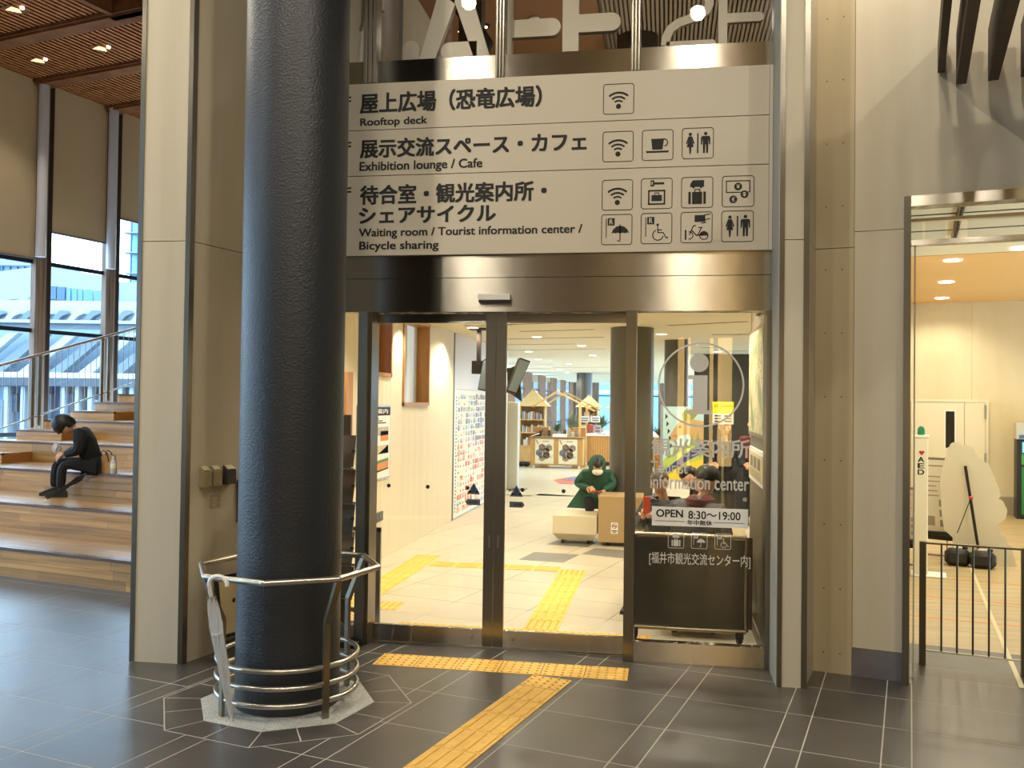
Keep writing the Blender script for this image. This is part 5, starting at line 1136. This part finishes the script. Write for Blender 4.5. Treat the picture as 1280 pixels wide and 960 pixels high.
    ce = [('pel', 'waist'), ('waist', 'ch'), ('ch', 'nb'), ('ch', 'shl'), ('ch', 'shr'), ('shl', 'ell'), ('shr', 'elr'), ('ell', 'wrl'), ('elr', 'wrr')]
    if tail:
        for nm, k in (('l', -1), ('r', 1)): cr['tl'+nm] = (pel.lerp(J[nm][1], .55)+Z*.0, .105); ce.append(('pel', 'tl'+nm))
    vs, fs = skin(cr, ce, 'pel'); cb = MB(); cb.add(vs, fs); cb.build('coat', coat, t, True)
    tn = {'pel': (pel, .118)}; te = []
    for nm in 'lr':
        hp, kn, an, sh, el, wr = J[nm]; tn.update({'hp'+nm: (hp, .098), 'kn'+nm: (kn, .072), 'an'+nm: (an, .052)}); te += [('pel', 'hp'+nm), ('hp'+nm, 'kn'+nm), ('kn'+nm, 'an'+nm)]
    vs, fs = skin(tn, te, 'pel'); tb = MB(); tb.add(vs, fs); tb.build('trousers', trousers, t, True)
    for nm in 'lr':
        an = J[nm][2]; sd = f if seated else f; mb = MB(); b0 = V((an.x, an.y, fz))
        prof = [(-.08, .034, .06), (-.04, .040, .11), (.04, .042, .09), (.11, .046, .06), (.165, .036, .035)]; vs = []
        for y, w_, h_ in prof: vs += [b0+f*y-s*w_, b0+f*y+s*w_, b0+f*y+s*w_*.75+Z*h_, b0+f*y-s*w_*.75+Z*h_]
        mb.add(vs, [(4*i+j, 4*i+(j+1) % 4, 4*i+4+(j+1) % 4, 4*i+4+j) for i in range(4) for j in range(4)]+[(3, 2, 1, 0), (16, 17, 18, 19)]); mb.build('shoe', shoes, t, True)
    return t, T, J, dict(f=f, s=s, nb=nb, hc=hc, pel=pel, ch=ch)
blk = mat('black_cloth', '#121215', .85); blk2 = mat('black_trousers', '#17181c', .85); hairb = mat('black_hair', '#0d0b0c', .45); hairg = mat('grey_hair', '#5b5248', .6)
# person on the steps
f = (-CR*.95-CW*.30); P = pz(115, 591, .885); P.z = .885
kl = pz(66, 577, 1.03); kr = pz(80, 579, 1.03)
ff = V((f.x, f.y, 0)).normalized(); ss = V((ff.y, -ff.x, 0)); Z = V((0, 0, 1))
hp = P+Z*.105; K = hp+ff*.42
t, T, J, A = figure('person in black sitting hunched on the wooden steps with head bowed', P, f, blk, blk2, hairb, 'fringe', lean=(10, 34, 72), pitch=55, foot=.592, neck=.15, hs=1.2, sc=1.04,
    knees=[K-ss*.11+Z*.02-ff*.09, K+ss*.12+Z*.03+ff*.02], elb=[P+ff*.12-ss*.23+Z*.30, P+ff*.10+ss*.24+Z*.30], wri=[P+ff*.33-ss*.06+Z*.24, P+ff*.34+ss*.12+Z*.27], puff=1.22, handdir=[(ff*.7+ss*.5-Z*.3), (ff*.9-Z*.35)])
it = thing('wrapped_snack', 'crumpled white and black wrapped item held by the person on the steps', 'snack', tuple(J['r'][5]+ff*.08)); c = J['r'][5]+ff*.10+Z*.035
pleat(None, c-Z*.06, c+Z*.07, [.01, .05, .062, .05, .03], 6, .75, it, 'wrapper', mat('crumpled_white', '#d8d8dc', .4)); MB().ball(c+Z*.02-ff*.02, (.035, .035, .02), 8, 6).build('filling', black, it, True)
MB().tube([A['nb']-ff*.0+ss*.07+Z*.05, A['nb']+ff*.06+ss*.05-Z*.04, A['ch']+ff*.15+ss*.04+Z*.03, A['pel']+ff*.2+Z*.16], .005, 5).build('earphone_cord', mat('cord_white', '#c9c9cc', .5), t)
bagp = pz(133, 591, .885); bg_ = thing('paper_bag', 'tan paper carrier bag with dark handles standing behind the seated person on the steps', 'bag', tuple(bagp), -FA)
kraft = mat('kraft_paper', '#c9a26e', .7); M = Matrix.Translation(bagp) @ Matrix.Rotation(-.1, 4, 'Z')
MB(M).add([(-.11, -.05, 0), (.11, -.05, 0), (.11, .07, 0), (-.11, .07, 0), (-.10, -.03, .22), (.10, -.03, .23), (.10, .05, .23), (-.10, .05, .22)], [(3, 2, 1, 0), (0, 1, 5, 4), (1, 2, 6, 5), (2, 3, 7, 6), (3, 0, 4, 7)]).build('bag_body', kraft, bg_)
for y in (-.03, .05): MB(M).tube([(-.05, y, .21), (-.045, y-.02, .27), (0, y-.035, .29), (.045, y-.02, .26), (.07, y-.02, .15)], .007, 6).build('handle', mat('dark_strap', '#3a2d24', .6), bg_)
bp = pz(141, 592, .885); t = thing('drink_bottle', 'small clear plastic bottle with white label beside the paper bag', 'bottle', tuple(bp)); pet = mat('clear_pet', '#c9d3d6', .1)
MB().lathe(tuple(bp), [(.03, 0), (.033, .02), (.033, .13), (.028, .16), (.014, .185), (.014, .20)], 16).build('bottle_body', pet, t, True); MB().lathe(tuple(bp+Z*.2), [(.017, 0), (.017, .02)], 12).build('cap', white, t, True); MB().lathe(tuple(bp+Z*.07), [(.0345, 0), (.0345, .06)], 16).build('label_sleeve', white, t, True)
u0 = pz(54, 627, .592); u1 = P+ff*.06-ss*.17+Z*.015; u1 = pz(112, 590, .93)
t = thing('black_umbrella', 'folded black umbrella leaning diagonally against the legs of the person on the steps', 'umbrella', tuple(u0))
u1 = V((u0.x, u0.y, 0))+(V((u1.x, u1.y, 0))-V((u0.x, u0.y, 0)))*.96+Z*.90; u1 = u1-CW*.1
pleat(None, u0+(u1-u0)*.06, u1, [.004, .011, .015, .02, .025, .023, .034, .042, .015], 8, .65, t, 'canopy', mat('umbrella_black', '#1d1d20', .6)); MB().tube([u0, u0+(u1-u0)*.1], .005, 6).build('ferrule', pipe, t); MB().tube([u1, u1+(u1-u0)*.06], .012, 8).build('handle', black, t)
# woman in green behind the cream block
gcoat = mat('green_coat', '#1f5a48', .75, var=((9, 9, 9), '#174636', .3, .7)); P = V((-.96, 12.85, .39)); f = V((.12, -.99, 0))
f.normalize(); s = V((f.y, -f.x, 0))
t, T, J, A = figure('person in a hooded green coat and white mask bent over a red phone', P, f, gcoat, blk2, hairb, 'short', lean=(18, 42, 60), pitch=42, foot=0.0,
    knees=[P+f*.30-s*.13+Z*.12, P+f*.32+s*.10+Z*.12], elb=[P+f*.16-s*.25+Z*.36, P+f*.12+s*.27+Z*.34], wri=[P+f*.36-s*.08+Z*.26, P+f*.34+s*.10+Z*.30], puff=1.16, tail=True, handdir=[f*.8+s*.3-Z*.1, f*.8-s*.3+Z*.1])
h = A['hc']+Z*.02; mb = MB(); mb.ball(h-A['f']*.03+Z*.01, (.125, .125, .145), 14, 10); hd_ = mb.build('hood', gcoat, t, True)
MB().ext([(-1.36, 12.72, .395), (-.95, 12.62, .395), (-.80, 12.66, .60), (-1.12, 12.70, .74), (-1.22, 12.72, .60)], (0, .16, 0)).build('coat_skirt', gcoat, t)
mb = MB(); mb.ball(T(0, .06, -.035), (.075, .075, .055), 12, 8); mb.build('face_mask', white, t, True)
c = (J['l'][5]+J['r'][5])/2+f*.12; smallbox('phone', 'red phone held by the person in green', 'phone', c.x, c.y, c.z-.01, .15, .075, .012, mat('red_phone', '#a8323a', .3), .3)
# three people behind the right window
puf = mat('grey_puffer', '#474d57', .6, bump=((2, 2, 18), .03, 1)); P = V((.02, 8.62, .405)); f = V((-.45, -.89, 0)).normalized(); s = V((f.y, -f.x, 0))
t, T, J, A = figure('grey haired man in a dark grey puffer jacket looking down at an orange phone', P, f, puf, blk2, hairg, 'grey', lean=(4, 12, 25), pitch=35, foot=0.0,
    elb=[P+f*.06-s*.26+Z*.32, P+f*.05+s*.28+Z*.30], wri=[P+f*.30-s*.06+Z*.42, P+f*.30+s*.08+Z*.44], puff=1.2, handdir=[f*.5+s*.4+Z*.6, f*.5-s*.4+Z*.6])
c = (J['l'][5]+J['r'][5])/2+f*.08+Z*.09; smallbox('phone', 'orange cased phone held by the man in the puffer jacket', 'phone', c.x, c.y, c.z-.04, .075, .012, .15, mat('orange_phone', '#d0573a', .3), .6)
P = V((.50, 9.75, .405)); f = V((-.9, -.3, 0)).normalized(); s = V((f.y, -f.x, 0))
figure('black haired person in dark clothes sitting behind the man in the puffer jacket', P, f, blk, blk2, hairb, 'short', lean=(10, 24, 40), pitch=40, foot=0.0, puff=1.1)
P = V((.25, 7.72, .405)); f = V((.50, .86, 0)).normalized(); s = V((f.y, -f.x, 0)); burg = mat('burgundy_scarf', '#5a1f26', .8); jac = mat('dark_blue_jacket', '#2c2f3a', .7)
t, T, J, A = figure('person in a dark peaked cap and burgundy scarf seen from behind by the right window', P, f, jac, blk2, hairb, 'short', lean=(6, 16, 30), pitch=22, foot=0.0, puff=1.15,
    elb=[P+f*.14-s*.24+Z*.28, P+f*.08+s*.26+Z*.26], wri=[P+f*.34-s*.05+Z*.34, P+f*.34+s*.06+Z*.36], sc=1.12)
capm = mat('dark_olive_cap', '#2b2a22', .8); mb = MB(); mb.ball(T(0, -.012, .045), (.103, .103, .088), 16, 10)
mb.add([T(-.06, .07, .045), T(.06, .07, .045), T(.045, .165, .03), T(-.045, .165, .03), T(-.06, .07, .055), T(.06, .07, .055), T(.045, .165, .04), T(-.045, .165, .04)], [(0, 1, 2, 3), (4, 5, 6, 7), (0, 1, 5, 4), (1, 2, 6, 5), (2, 3, 7, 6), (3, 0, 4, 7)]); mb.build('cap', capm, t, True)
MB().lathe(tuple(A['nb']-Z*.03), [(.10, 0), (.125, .03), (.12, .07), (.085, .10)], 18).build('scarf', burg, t, True)
# standing staff at the far right of the lobby
figure('person standing at the far counter in a dark jacket with a white collar', (.78, 12.6, 0), (.2, -1, 0), mat('navy_jacket', '#1c2230', .8), blk2, hairb, 'short', lean=(2, 4, 8), pitch=15, seated=False)
figure('person standing at the far right in a dark red waistcoat', (1.35, 14.6, 0), (-.1, -1, 0), mat('dark_red_vest', '#5b1a20', .8), blk2, hairb, 'short', lean=(2, 4, 8), pitch=15, seated=False)
# ================================================================ RIGHT-HAND ROOM
rw = group_empty('wall_right'); paint = mat('room_cream_wall', '#e0d3b2', .65, var=((2.5, 2.5, .6), '#d5c7a3', .3, .7))
for a in (0, 1, 2, 3): MB(G).box(-.1+1.1*a, 1.0+1.1*a-.003, 18.05, 18.2, 0, 3.85).build('wall_board', paint, rw)
MB(G).box(-.14, -.10, 7.0, 18.1, 0, 4.2).build('side_wall', paint, rw); MB(G).box(4.3, 4.4, 7.0, 18.1, 0, 4.2).build('side_wall', paint, rw)
rc2 = group_empty('ceiling'); MB(G).box(-.14, 4.4, 7.02, 12.355, 3.755, 3.82).build('plaster_board', mat('room_ceiling', '#d2c7a8', .7), rc2)
tanc = mat('tan_board_ceiling', '#d9aa66', .6)
for k in range(29): MB(G).box(-.14, 4.4, 12.36+.2*k, 12.36+.2*k+.196, 3.75, 3.80).build('ceiling_board', tanc, rc2)
for y in (8.6, 9.7, 10.6, 11.5): MB(G).box(-.1, 4.3, y, y+.025, 3.748, 3.756).build('gap', slot, rc2)
for x in (.30, .32): MB(G).box(x+.1, x+.13, 7.2, 11.0, 3.70, 3.75).build('track', darkmetal, rc2)
for i, (x, y) in enumerate(((1191, 326), (1183, 353), (1177.5, 373), (1276, 311))):
    p = pz(x, y, 3.74); t = thing('ceiling_downlight', ('nearest of the line of oval downlights in the tan ceiling of the right room', 'middle downlight of the line in the tan ceiling of the right room', 'farthest downlight of the line in the tan ceiling of the right room', 'downlight in the right room cut by the picture edge')[i], 'light', tuple(p))
    MB().tube([p+V((0, 0, .01)), p], .11, 20).build('diffuser', dl, t); spot('room_lamp', p-V((0, 0, .03)), 95, LOB, 150, .1, .6)
for x, y in ((1.8, 9.5), (.9, 8.6), (2.4, 13), (.7, 12), (1.2, 16)): spot('room_lamp', gw(x, y, 3.6), 110, LOB, 150, .1, .6)
# double door with narrow window
d4 = group_empty('door_4'); dm = mat('door_cream', '#e6dcc0', .5); Yd = 18.05
a = pgy(1139, 505, Yd); b = pgy(1234, 503, Yd); m1 = pgy(1205.5, 550, Yd).x
MB(G).box(a.x-.03, b.x+.03, Yd-.04, Yd, b.z, b.z+.05).build('door_head', dm, d4)
for x0, x1 in ((a.x, m1-.004), (m1+.004, b.x-.03)): MB(G).box(x0, x1, Yd-.03, Yd-.005, 0.01, b.z-.005).build('door_panel', dm, d4)
MB(G).box(b.x-.025, b.x+.02, Yd-.04, Yd, 0, b.z).build('door_post', dm, d4)
p = pgy(1182, 514, Yd); q = pgy(1193, 560, Yd); MB(G).box(p.x-.02, q.x+.02, Yd-.035, Yd-.03, q.z-.02, p.z+.02).build('vision_frame', white, d4); MB(G).box(p.x, q.x, Yd-.038, Yd-.034, q.z, p.z).build('vision_panel', mat('dark_vision_glass', '#1d1c14', .15), d4)
for y in (515, 575): r_ = pgy(1232, y, Yd); MB(G).box(r_.x-.02, r_.x+.01, Yd-.05, Yd-.03, r_.z-.12, r_.z+.12).build('hinge', pipe, d4)
struct('baseboard_far', MB(G).box(1.35, 1.75, 18.0, 18.05, 0, .32), mat('grey_plinth', '#a39a82', .5))
# AED pylon
ae = thing('aed_stand', 'slim white defibrillator pylon lettered AED with a green lamp on top', 'stand', tuple(gw(.11, 11.15)), -FA); wp = mat('pylon_white', '#e9e2cc', .4)
M = G @ Matrix.Translation((.112, 11.15, 0)); MB(M).bev(-.072, .072, -.07, .07, .02, 1.53, .01).build('pylon', wp, ae); MB(M).bev(-.10, .26, -.16, .16, 0, .02, .006).build('base_plate', white, ae); MB(M).bev(-.085, .085, -.08, .08, 1.53, 1.56, .006).build('top_plate', white, ae)
MB(M).lathe((0, 0, 1.56), [(.035, 0), (.04, .02), (.036, .07), (.02, .095), (.004, .1)], 16).build('green_lamp', mat('lamp_green', '#0f7a52', .2, emis=.12), ae, True)
p0 = M @ V((-.072, -.0705, 0))
for i, ch in enumerate('AED'): text(ch, p0+GX*.040+V((0, 0, 1.262-.070*i)), GX, Z1, .062, .055, blackink, ae, bold=.04)
k = Ink(p0+GX*.05+V((0, 0, 1.335)), GX, Z1, .055, .05); k.disc(.27, .72, .27, 0).disc(.73, .72, .27, 0).poly([(.02, .62), (.5, 0), (.98, .62), (.5, .8)], 0); k.build('heart', [mat('heart_red', '#c22f2a', .5)], ae)
# cloud shaped panel seen from behind with prop and water weights
cl = thing('cloud_panel', 'tall pale cloud shaped cut-out panel seen from its plain back', 'panel', tuple(gw(.8, 12.3)), -FA)
bumps = [(1177, 640), (1175, 600), (1179, 580), (1184, 566), (1187, 558), (1193, 553), (1200, 555), (1203, 559), (1212, 558), (1219, 567), (1223, 574), (1231, 578), (1240, 592), (1243, 603), (1249, 612), (1248, 624), (1256, 632), (1258, 643), (1252, 652), (1246, 655), (1250, 668), (1260, 680), (1266, 690), (1272, 711), (1190, 703), (1191, 672), (1180, 662)]
sm = []
for i in range(len(bumps)):
    a, b = V(bumps[i]), V(bumps[(i+1) % len(bumps)]); d_ = b-a; n_ = V((d_.y, -d_.x))*.22 if 2 < i < 22 else V((0, 0)); sm += [tuple(a), tuple(a.lerp(b, .3)+n_*.8), tuple(a.lerp(b, .7)+n_*.8)]
pts = [pgy(x, y, 12.3) for x, y in sm]; mb = MB(G); mb.ext([(p.x, 12.3, max(p.z, .0)) for p in pts], (0, .03, 0)); mb.build('cut_out', mat('cloud_back', '#d8cdb2', .6), cl)
a = pgy(1207, 583, 12.2); b = pgy(1224, 690, 12.1); MB(G).tube([(a.x, 12.27, a.z), (b.x, 12.1, .14)], .017, 10).build('prop_pole', darkmetal, cl, True)
kn = pgy(1213.5, 622.5, 12.2); MB(G).ball((kn.x, 12.19, kn.z), .025, 10, 8).build('red_knob', mat('knob_red', '#b5332c', .4), cl, True)
e = pgy(1196, 665, 12.0); MB(G).tube([(kn.x, 12.19, kn.z), (e.x, 11.9, max(e.z, .1))], .006, 6).build('stay', darkmetal, cl)
for i, (x, y, lab) in enumerate(((.52, 12.02, 'black water filled weight at the foot of the cloud panel, nearer the pylon'), (.78, 11.95, 'black water filled weight at the foot of the cloud panel, farther from the pylon'))):
    t = thing('water_weight', lab, 'weight', tuple(gw(x, y)), -FA); MB(G).bev(x-.14, x+.14, y-.10, y+.10, 0, .20, .05).build('tank', mat('weight_black', '#1c1c1b', .4), t, True); MB(G).cyl((x+.08, y), .03, .20, .225, 12).build('cap', black, t); MB(G).bev(x-.05, x+.05, y-.03, y+.03, .2, .22, .005).build('handle', mat('label_white', '#cfc8b6', .5), t)
# brochure easels
def aboard(lab, gx, gy, h, w, sheetc, tilt=-14, rz=0):
    t = thing('brochure_easel', lab, 'easel', tuple(gw(gx, gy)), -FA+rz); M = G @ Matrix.Translation((gx, gy, 0)) @ Matrix.Rotation(rz, 4, 'Z') @ Matrix.Rotation(R(tilt), 4, 'X')
    fr = mat('easel_alu', '#8f8b80', .3, .8); mb = MB(M)
    for x in (-w/2, w/2-.02): mb.box(x, x+.02, -.01, .01, 0, h)
    mb.box(-w/2, w/2, -.01, .01, h-.03, h); mb.box(-w/2, w/2, -.01, .01, .28, .30); mb.build('frame', fr, t)
    MB(M).box(-w/2+.02, w/2-.02, -.006, .006, .3, h-.03).build('sheet', sheetc, t); M2 = M @ Matrix.Identity(4)
    o = M2 @ V((-w/2+.03, -.0065, .32)); ux = (M2.to_3x3() @ V((1, 0, 0))); uz = (M2.to_3x3() @ V((0, 0, 1))); k = Ink(o, ux, uz, w-.06, h-.38)
    k.rect(.3, .935, .8, .955, 1); r = random.Random(int(gx*100)+5)
    for i in range(5): k.rect(.1, .5+.07*i, .45+.3*r.random(), .515+.07*i, 1)
    for i in range(3): k.rect(.55, .05+.15*i, .9, .15+.15*i, 2)
    k.rect(.1, .06, .4, .2, 1); k.build('print', [white, mat('ea_ink', '#a8a294', .6), mat('ea_photo', '#9a9a94', .6)], t)
    MB(M).box(-w/2, w/2, -.10, -.01, .22, .28).build('tray', black, t); mb = MB(G @ Matrix.Translation((gx, gy, 0)) @ Matrix.Rotation(rz, 4, 'Z')); mb.tube([(0, -.0+h*.2, h*.75), (0, -.25+h*.1+.5, 0)], .01, 6); mb.tube([(-w/2, -.0, .01), (-w/2, -.25, .01), (w/2, -.25, .01), (w/2, 0, .01)], .012, 6); mb.build('stand', fr, t)
aboard('white poster easel leaning behind the defibrillator pylon', .36, 12.9, 1.28, .46, white, 14, R(-14))
aboard('brochure easel with red edged leaflets left of the defibrillator pylon', .02, 12.0, .95, .30, mat('sheet_pink', '#d8c4b8', .5), 14, R(-10))
# green ticket kiosk
kq = thing('kiosk', 'tall black framed kiosk with white head and green front in the right room', 'kiosk', tuple(gw(1.95, 17.7)), -FA); a = pgy(1271, 534, 17.5)
MB(G).box(a.x, a.x+.75, 17.5, 17.95, 0, 1.34).build('cabinet', mat('kiosk_black', '#1e1f1c', .4), kq); MB(G).box(a.x-.01, a.x+.76, 17.46, 17.95, 1.35, 1.62).build('head_box', mat('kiosk_head', '#c4c2b4', .4), kq)
MB(G).box(a.x+.07, a.x+.7, 17.485, 17.5, .08, .88).build('green_front', mat('kiosk_green', '#2f7a40', .4), kq); MB(G).box(a.x+.07, a.x+.7, 17.485, 17.5, .92, 1.1).build('green_band', mat('kiosk_green2', '#4f9a55', .4), kq); MB(G).box(a.x+.08, a.x+.68, 17.485, 17.5, 1.12, 1.3).build('screen', mat('kiosk_screen', '#7fc4d6', .3, emis=.6), kq); MB(G).box(a.x+.03, a.x+.7, 17.455, 17.46, 1.36, 1.42).build('blue_strip', mat('kiosk_blue', '#3f6f9a', .4), kq)
# low steel fence in the doorway
fe = thing('low_fence', 'low steel barrier of thin upright bars standing across the right doorway', 'fence', tuple(gw(.7, 7.3)), -FA); fs_ = mat('fence_steel', '#6b6456', .35, 1)
zt_ = pgy(1150, 677, 7.3).z; x0, x1 = .07, .722
for x in (x0, x1, x1+.65): MB(G).box(x-.005, x+.04, 7.27, 7.33, 0, zt_).build('post', fs_, fe)
MB(G).box(x0, x1+.69, 7.28, 7.32, zt_-.012, zt_).build('top_rail', fs_, fe); zb = .11; MB(G).box(x0, x1+.69, 7.29, 7.31, zb-.012, zb).build('bottom_rail', mat('fence_pale', '#cfc6ab', .5), fe)
for j in range(2):
    for i in range(1, 6): MB(G).cyl((x0+.04+.65*j+(.612/6)*i, 7.3), .007, zb, zt_-.01, 8).build('bar', fs_, fe)
# ================================================================ HALL LAMPS BEHIND THE VIEWER, mirrored in steel and glass
lit = mat('lit_column_warm', '#ffd585', .5, emis=7); lit2 = mat('lit_wall_warm', '#ffdc9a', .5, emis=1.2)
for i, (x, w_) in enumerate(((851, 8), (861, 3.5), (889, 4.5), (906, 17))):
    X = py(x, 490, 6.72).x/6.72*21.44; W_ = w_/1133*21.4/2; t = thing('lit_column', 'tall warm light column in the hall behind the viewer', 'light', (X, -8, 0), group='light columns behind the viewer')
    MB().cyl((X, -8), W_, .45, 3.4, 20).build('lower_tube', lit, t, True); MB().cyl((X, -8), W_, 4.2, 8.6, 20).build('upper_tube', lit2, t, True); MB().cyl((X, -8), W_+.02, 0, .45, 20).build('foot', darkmetal, t)
for i, (x, w_) in enumerate(((655, 4), (690, 5), (740, 3), (768, 9), (783, 8), (955, 4))):
    X = py(x, 350, 6.70).x/6.70*21.4; W_ = w_/1133*21.4/2; t = thing('lit_column', 'tall warm light column in the hall behind the viewer', 'light', (X, -8, 0), group='light columns behind the viewer')
    MB().cyl((X, -8), W_, 4.0, 8.6, 16).build('upper_tube', lit2, t, True); MB().cyl((X, -8), W_*.8, 0, 4.0, 16).build('foot', hallwall, t)
# ================================================================ OUTSIDE THE WINDOW WALL
gr = mat('street_grey', '#7d8387', .8); struct('trim_14', MB().box(-160, -16, -60, 160, -1.2, -1.0), gr)
conc = mat('pale_concrete', '#8f979a', .8); bglass = mat('blue_facade_glass', '#4f7fa8', .15); bglass2 = mat('deep_blue_glass', '#34587c', .15); bframe = mat('facade_bar', '#54697c', .5)
def at(x, y, D): d = _ray(x, y); return CAM+d*(D/d.dot(CW))
def slab(par, nm, m, x0, y0, x1, y1, D, dep=2.0, D2=None):
    """upright block whose face spans the two picture corners at distance D, facing along the hall windows"""
    a, b = at(x0, (y0+y1)/2, D), at(x1, (y0+y1)/2, D2 or D); zt = at((x0+x1)/2, y0, D).z; zb = at((x0+x1)/2, y1, D).z
    d = V((b.x-a.x, b.y-a.y, 0)); n = V((-d.y, d.x, 0)).normalized(); n = n if n.dot(CW) > 0 else -n
    return MB().ext([V((a.x, a.y, zb)), V((b.x, b.y, zb)), V((b.x, b.y, zt)), V((a.x, a.y, zt))], n*dep).build(nm, m, par)
b1 = thing('office_building', 'blue glass curtain wall building beyond the leftmost hall window', 'building', tuple(at(15, 500, 75)))
slab(b1, 'wall', conc, -60, 322, 41, 800, 75.5, 8); slab(b1, 'glass_wall', bglass, -60, 333, 35, 392, 75, .4)
for x in (-40, -31, -22, -13, -4, 1, 10.5, 19.5, 28.5, 35): slab(b1, 'upright_bar', bframe, x, 331, x+.9, 394, 74.8, .3)
for y in (331, 350, 371): slab(b1, 'cross_bar', bframe, -60, y, 36, y+1.2, 74.8, .3)
for x in (2, 20): slab(b1, 'dark_pane', bglass2, x, 352, x+5, 371, 74.9, .1)
b2_ = thing('concrete_building', 'pale concrete block with a dark window band seen between the window posts', 'building', tuple(at(95, 500, 56)))
slab(b2_, 'wall', conc, 45, 334, 133, 372, 56, 8, 60); slab(b2_, 'wall', conc, 133, 352, 175, 800, 60.5, 8); slab(b2_, 'lower_wall', conc, 30, 371, 133, 800, 56, 8, 60)
for x0, x1 in ((48, 60), (61, 70), (71, 81), (83, 88), (90, 96), (98, 103), (105, 116), (118, 127)): slab(b2_, 'window', bglass2 if x0 < 80 else bglass, x0, 357.5+(x0-60)*.1, x1, 373.5+(x0-60)*.1, 55.6-(0), .3)
b3 = thing('glass_tower', 'pale blue glazed tower at the right of the hall windows', 'building', tuple(at(168, 500, 90))); pb = mat('pale_cyan_glass', '#6fb0c6', .15)
slab(b3, 'glass_wall', pb, 158, 240, 200, 800, 90, 8)
for y in (290, 315, 341, 366): slab(b3, 'balcony', conc, 154, y, 200, y+1.2, 89.5, 1)
for x in (163, 172): slab(b3, 'upright_bar', bframe, x, 240, x+.6, 395, 89.5, .3)
b4 = thing('station_canopy', 'large pale sloping canopy with ribs and brackets in front of the buildings', 'building', tuple(at(80, 560, 40)))
wh = mat('canopy_white', '#a0adb4', .6); gy_ = mat('canopy_grey', '#62717c', .6)
a0, a1 = 372, 398
slab(b4, 'upper_roof', wh, -60, 376, 240, 408, 44, 1.5)
for k in range(12):
    x = -40+20*k; p = [at(x, 405, 43.5), at(x+14, 388, 43.5), at(x+22, 388, 43.5), at(x+24, 392, 43.5), at(x+17, 395, 43.5), at(x+5, 408, 43.5)]; MB().ext(p, CW*.4).build('bracket', gy_ if k % 2 else wh, b4)
slab(b4, 'eaves_beam', gy_, -60, 404, 240, 413, 43, 1.0); slab(b4, 'eaves_edge', wh, -60, 400, 240, 404, 42.8, 1.2)
for k in range(7):
    x = -60+38*k; p = [at(x, 470, 41), at(x+70, 416, 41), at(x+82, 416, 41), at(x+14, 474, 41)]; MB().ext(p, CW*.5).build('sloping_rib', gy_ if k % 2 else wh, b4)
slab(b4, 'roof_plane', mat('canopy_blue_grey', '#74899a', .5), -60, 412, 240, 470, 42, .3)
slab(b4, 'white_ledge', mat('pale_ledge', '#c9cfd2', .6), -60, 466, 240, 472.5, 40, 1.2); slab(b4, 'dark_band', mat('band_slate', '#404c58', .6), -60, 472.5, 240, 483, 39.8, 1.4)
slab(b4, 'back_glass', bglass, -60, 483, 240, 620, 41, .5)
for x in (3, 24, 46, 74, 92, 108, 128, 146, 160, 178): slab(b4, 'pier', wh, x, 483, x+5, 640, 40, .8)
for x in (8, 30, 52, 80, 112, 134): slab(b4, 'shop_window', mat('shop_dark', '#48586b', .3), x, 492, x+12, 515, 40.4, .3)
for i, (x, lab) in enumerate(((2, 'grey street bollard post outside the leftmost window'), (119, 'grey lamp post outside between the window posts'))):
    t = thing('street_post', lab, 'post', tuple(at(x, 560, 30))); p = at(x, 560, 30); MB().cyl((p.x, p.y), .05, -1.0, at(x, 500, 30).z, 8).build('post', gy_, t)
nb = thing('neighbour_building', 'blue grey building across the lane behind the rear lobby windows', 'building', (-13, 78, -1)); nbm = mat('blue_render', '#5d7f9a', .7)
MB().box(-16, -13, 48, 110, -1, 6.2).build('wall', nbm, nb)
for k in range(17): MB().box(-13.0, -12.95, 49+3.5*k, 51+3.5*k, .8, 2.6).build('window', bglass2, nb)
nb = thing('neighbour_building', 'bright blue low building beyond the end of the lobby', 'building', (0, 75, -1))
MB().box(-12.5, 12, 75, 78, -1, 3.8).build('wall', mat('blue_hoarding', '#6a93b0', .7), nb); MB().box(-12.5, 12, 74.9, 75, 2.6, 2.9).build('band', wh, nb)
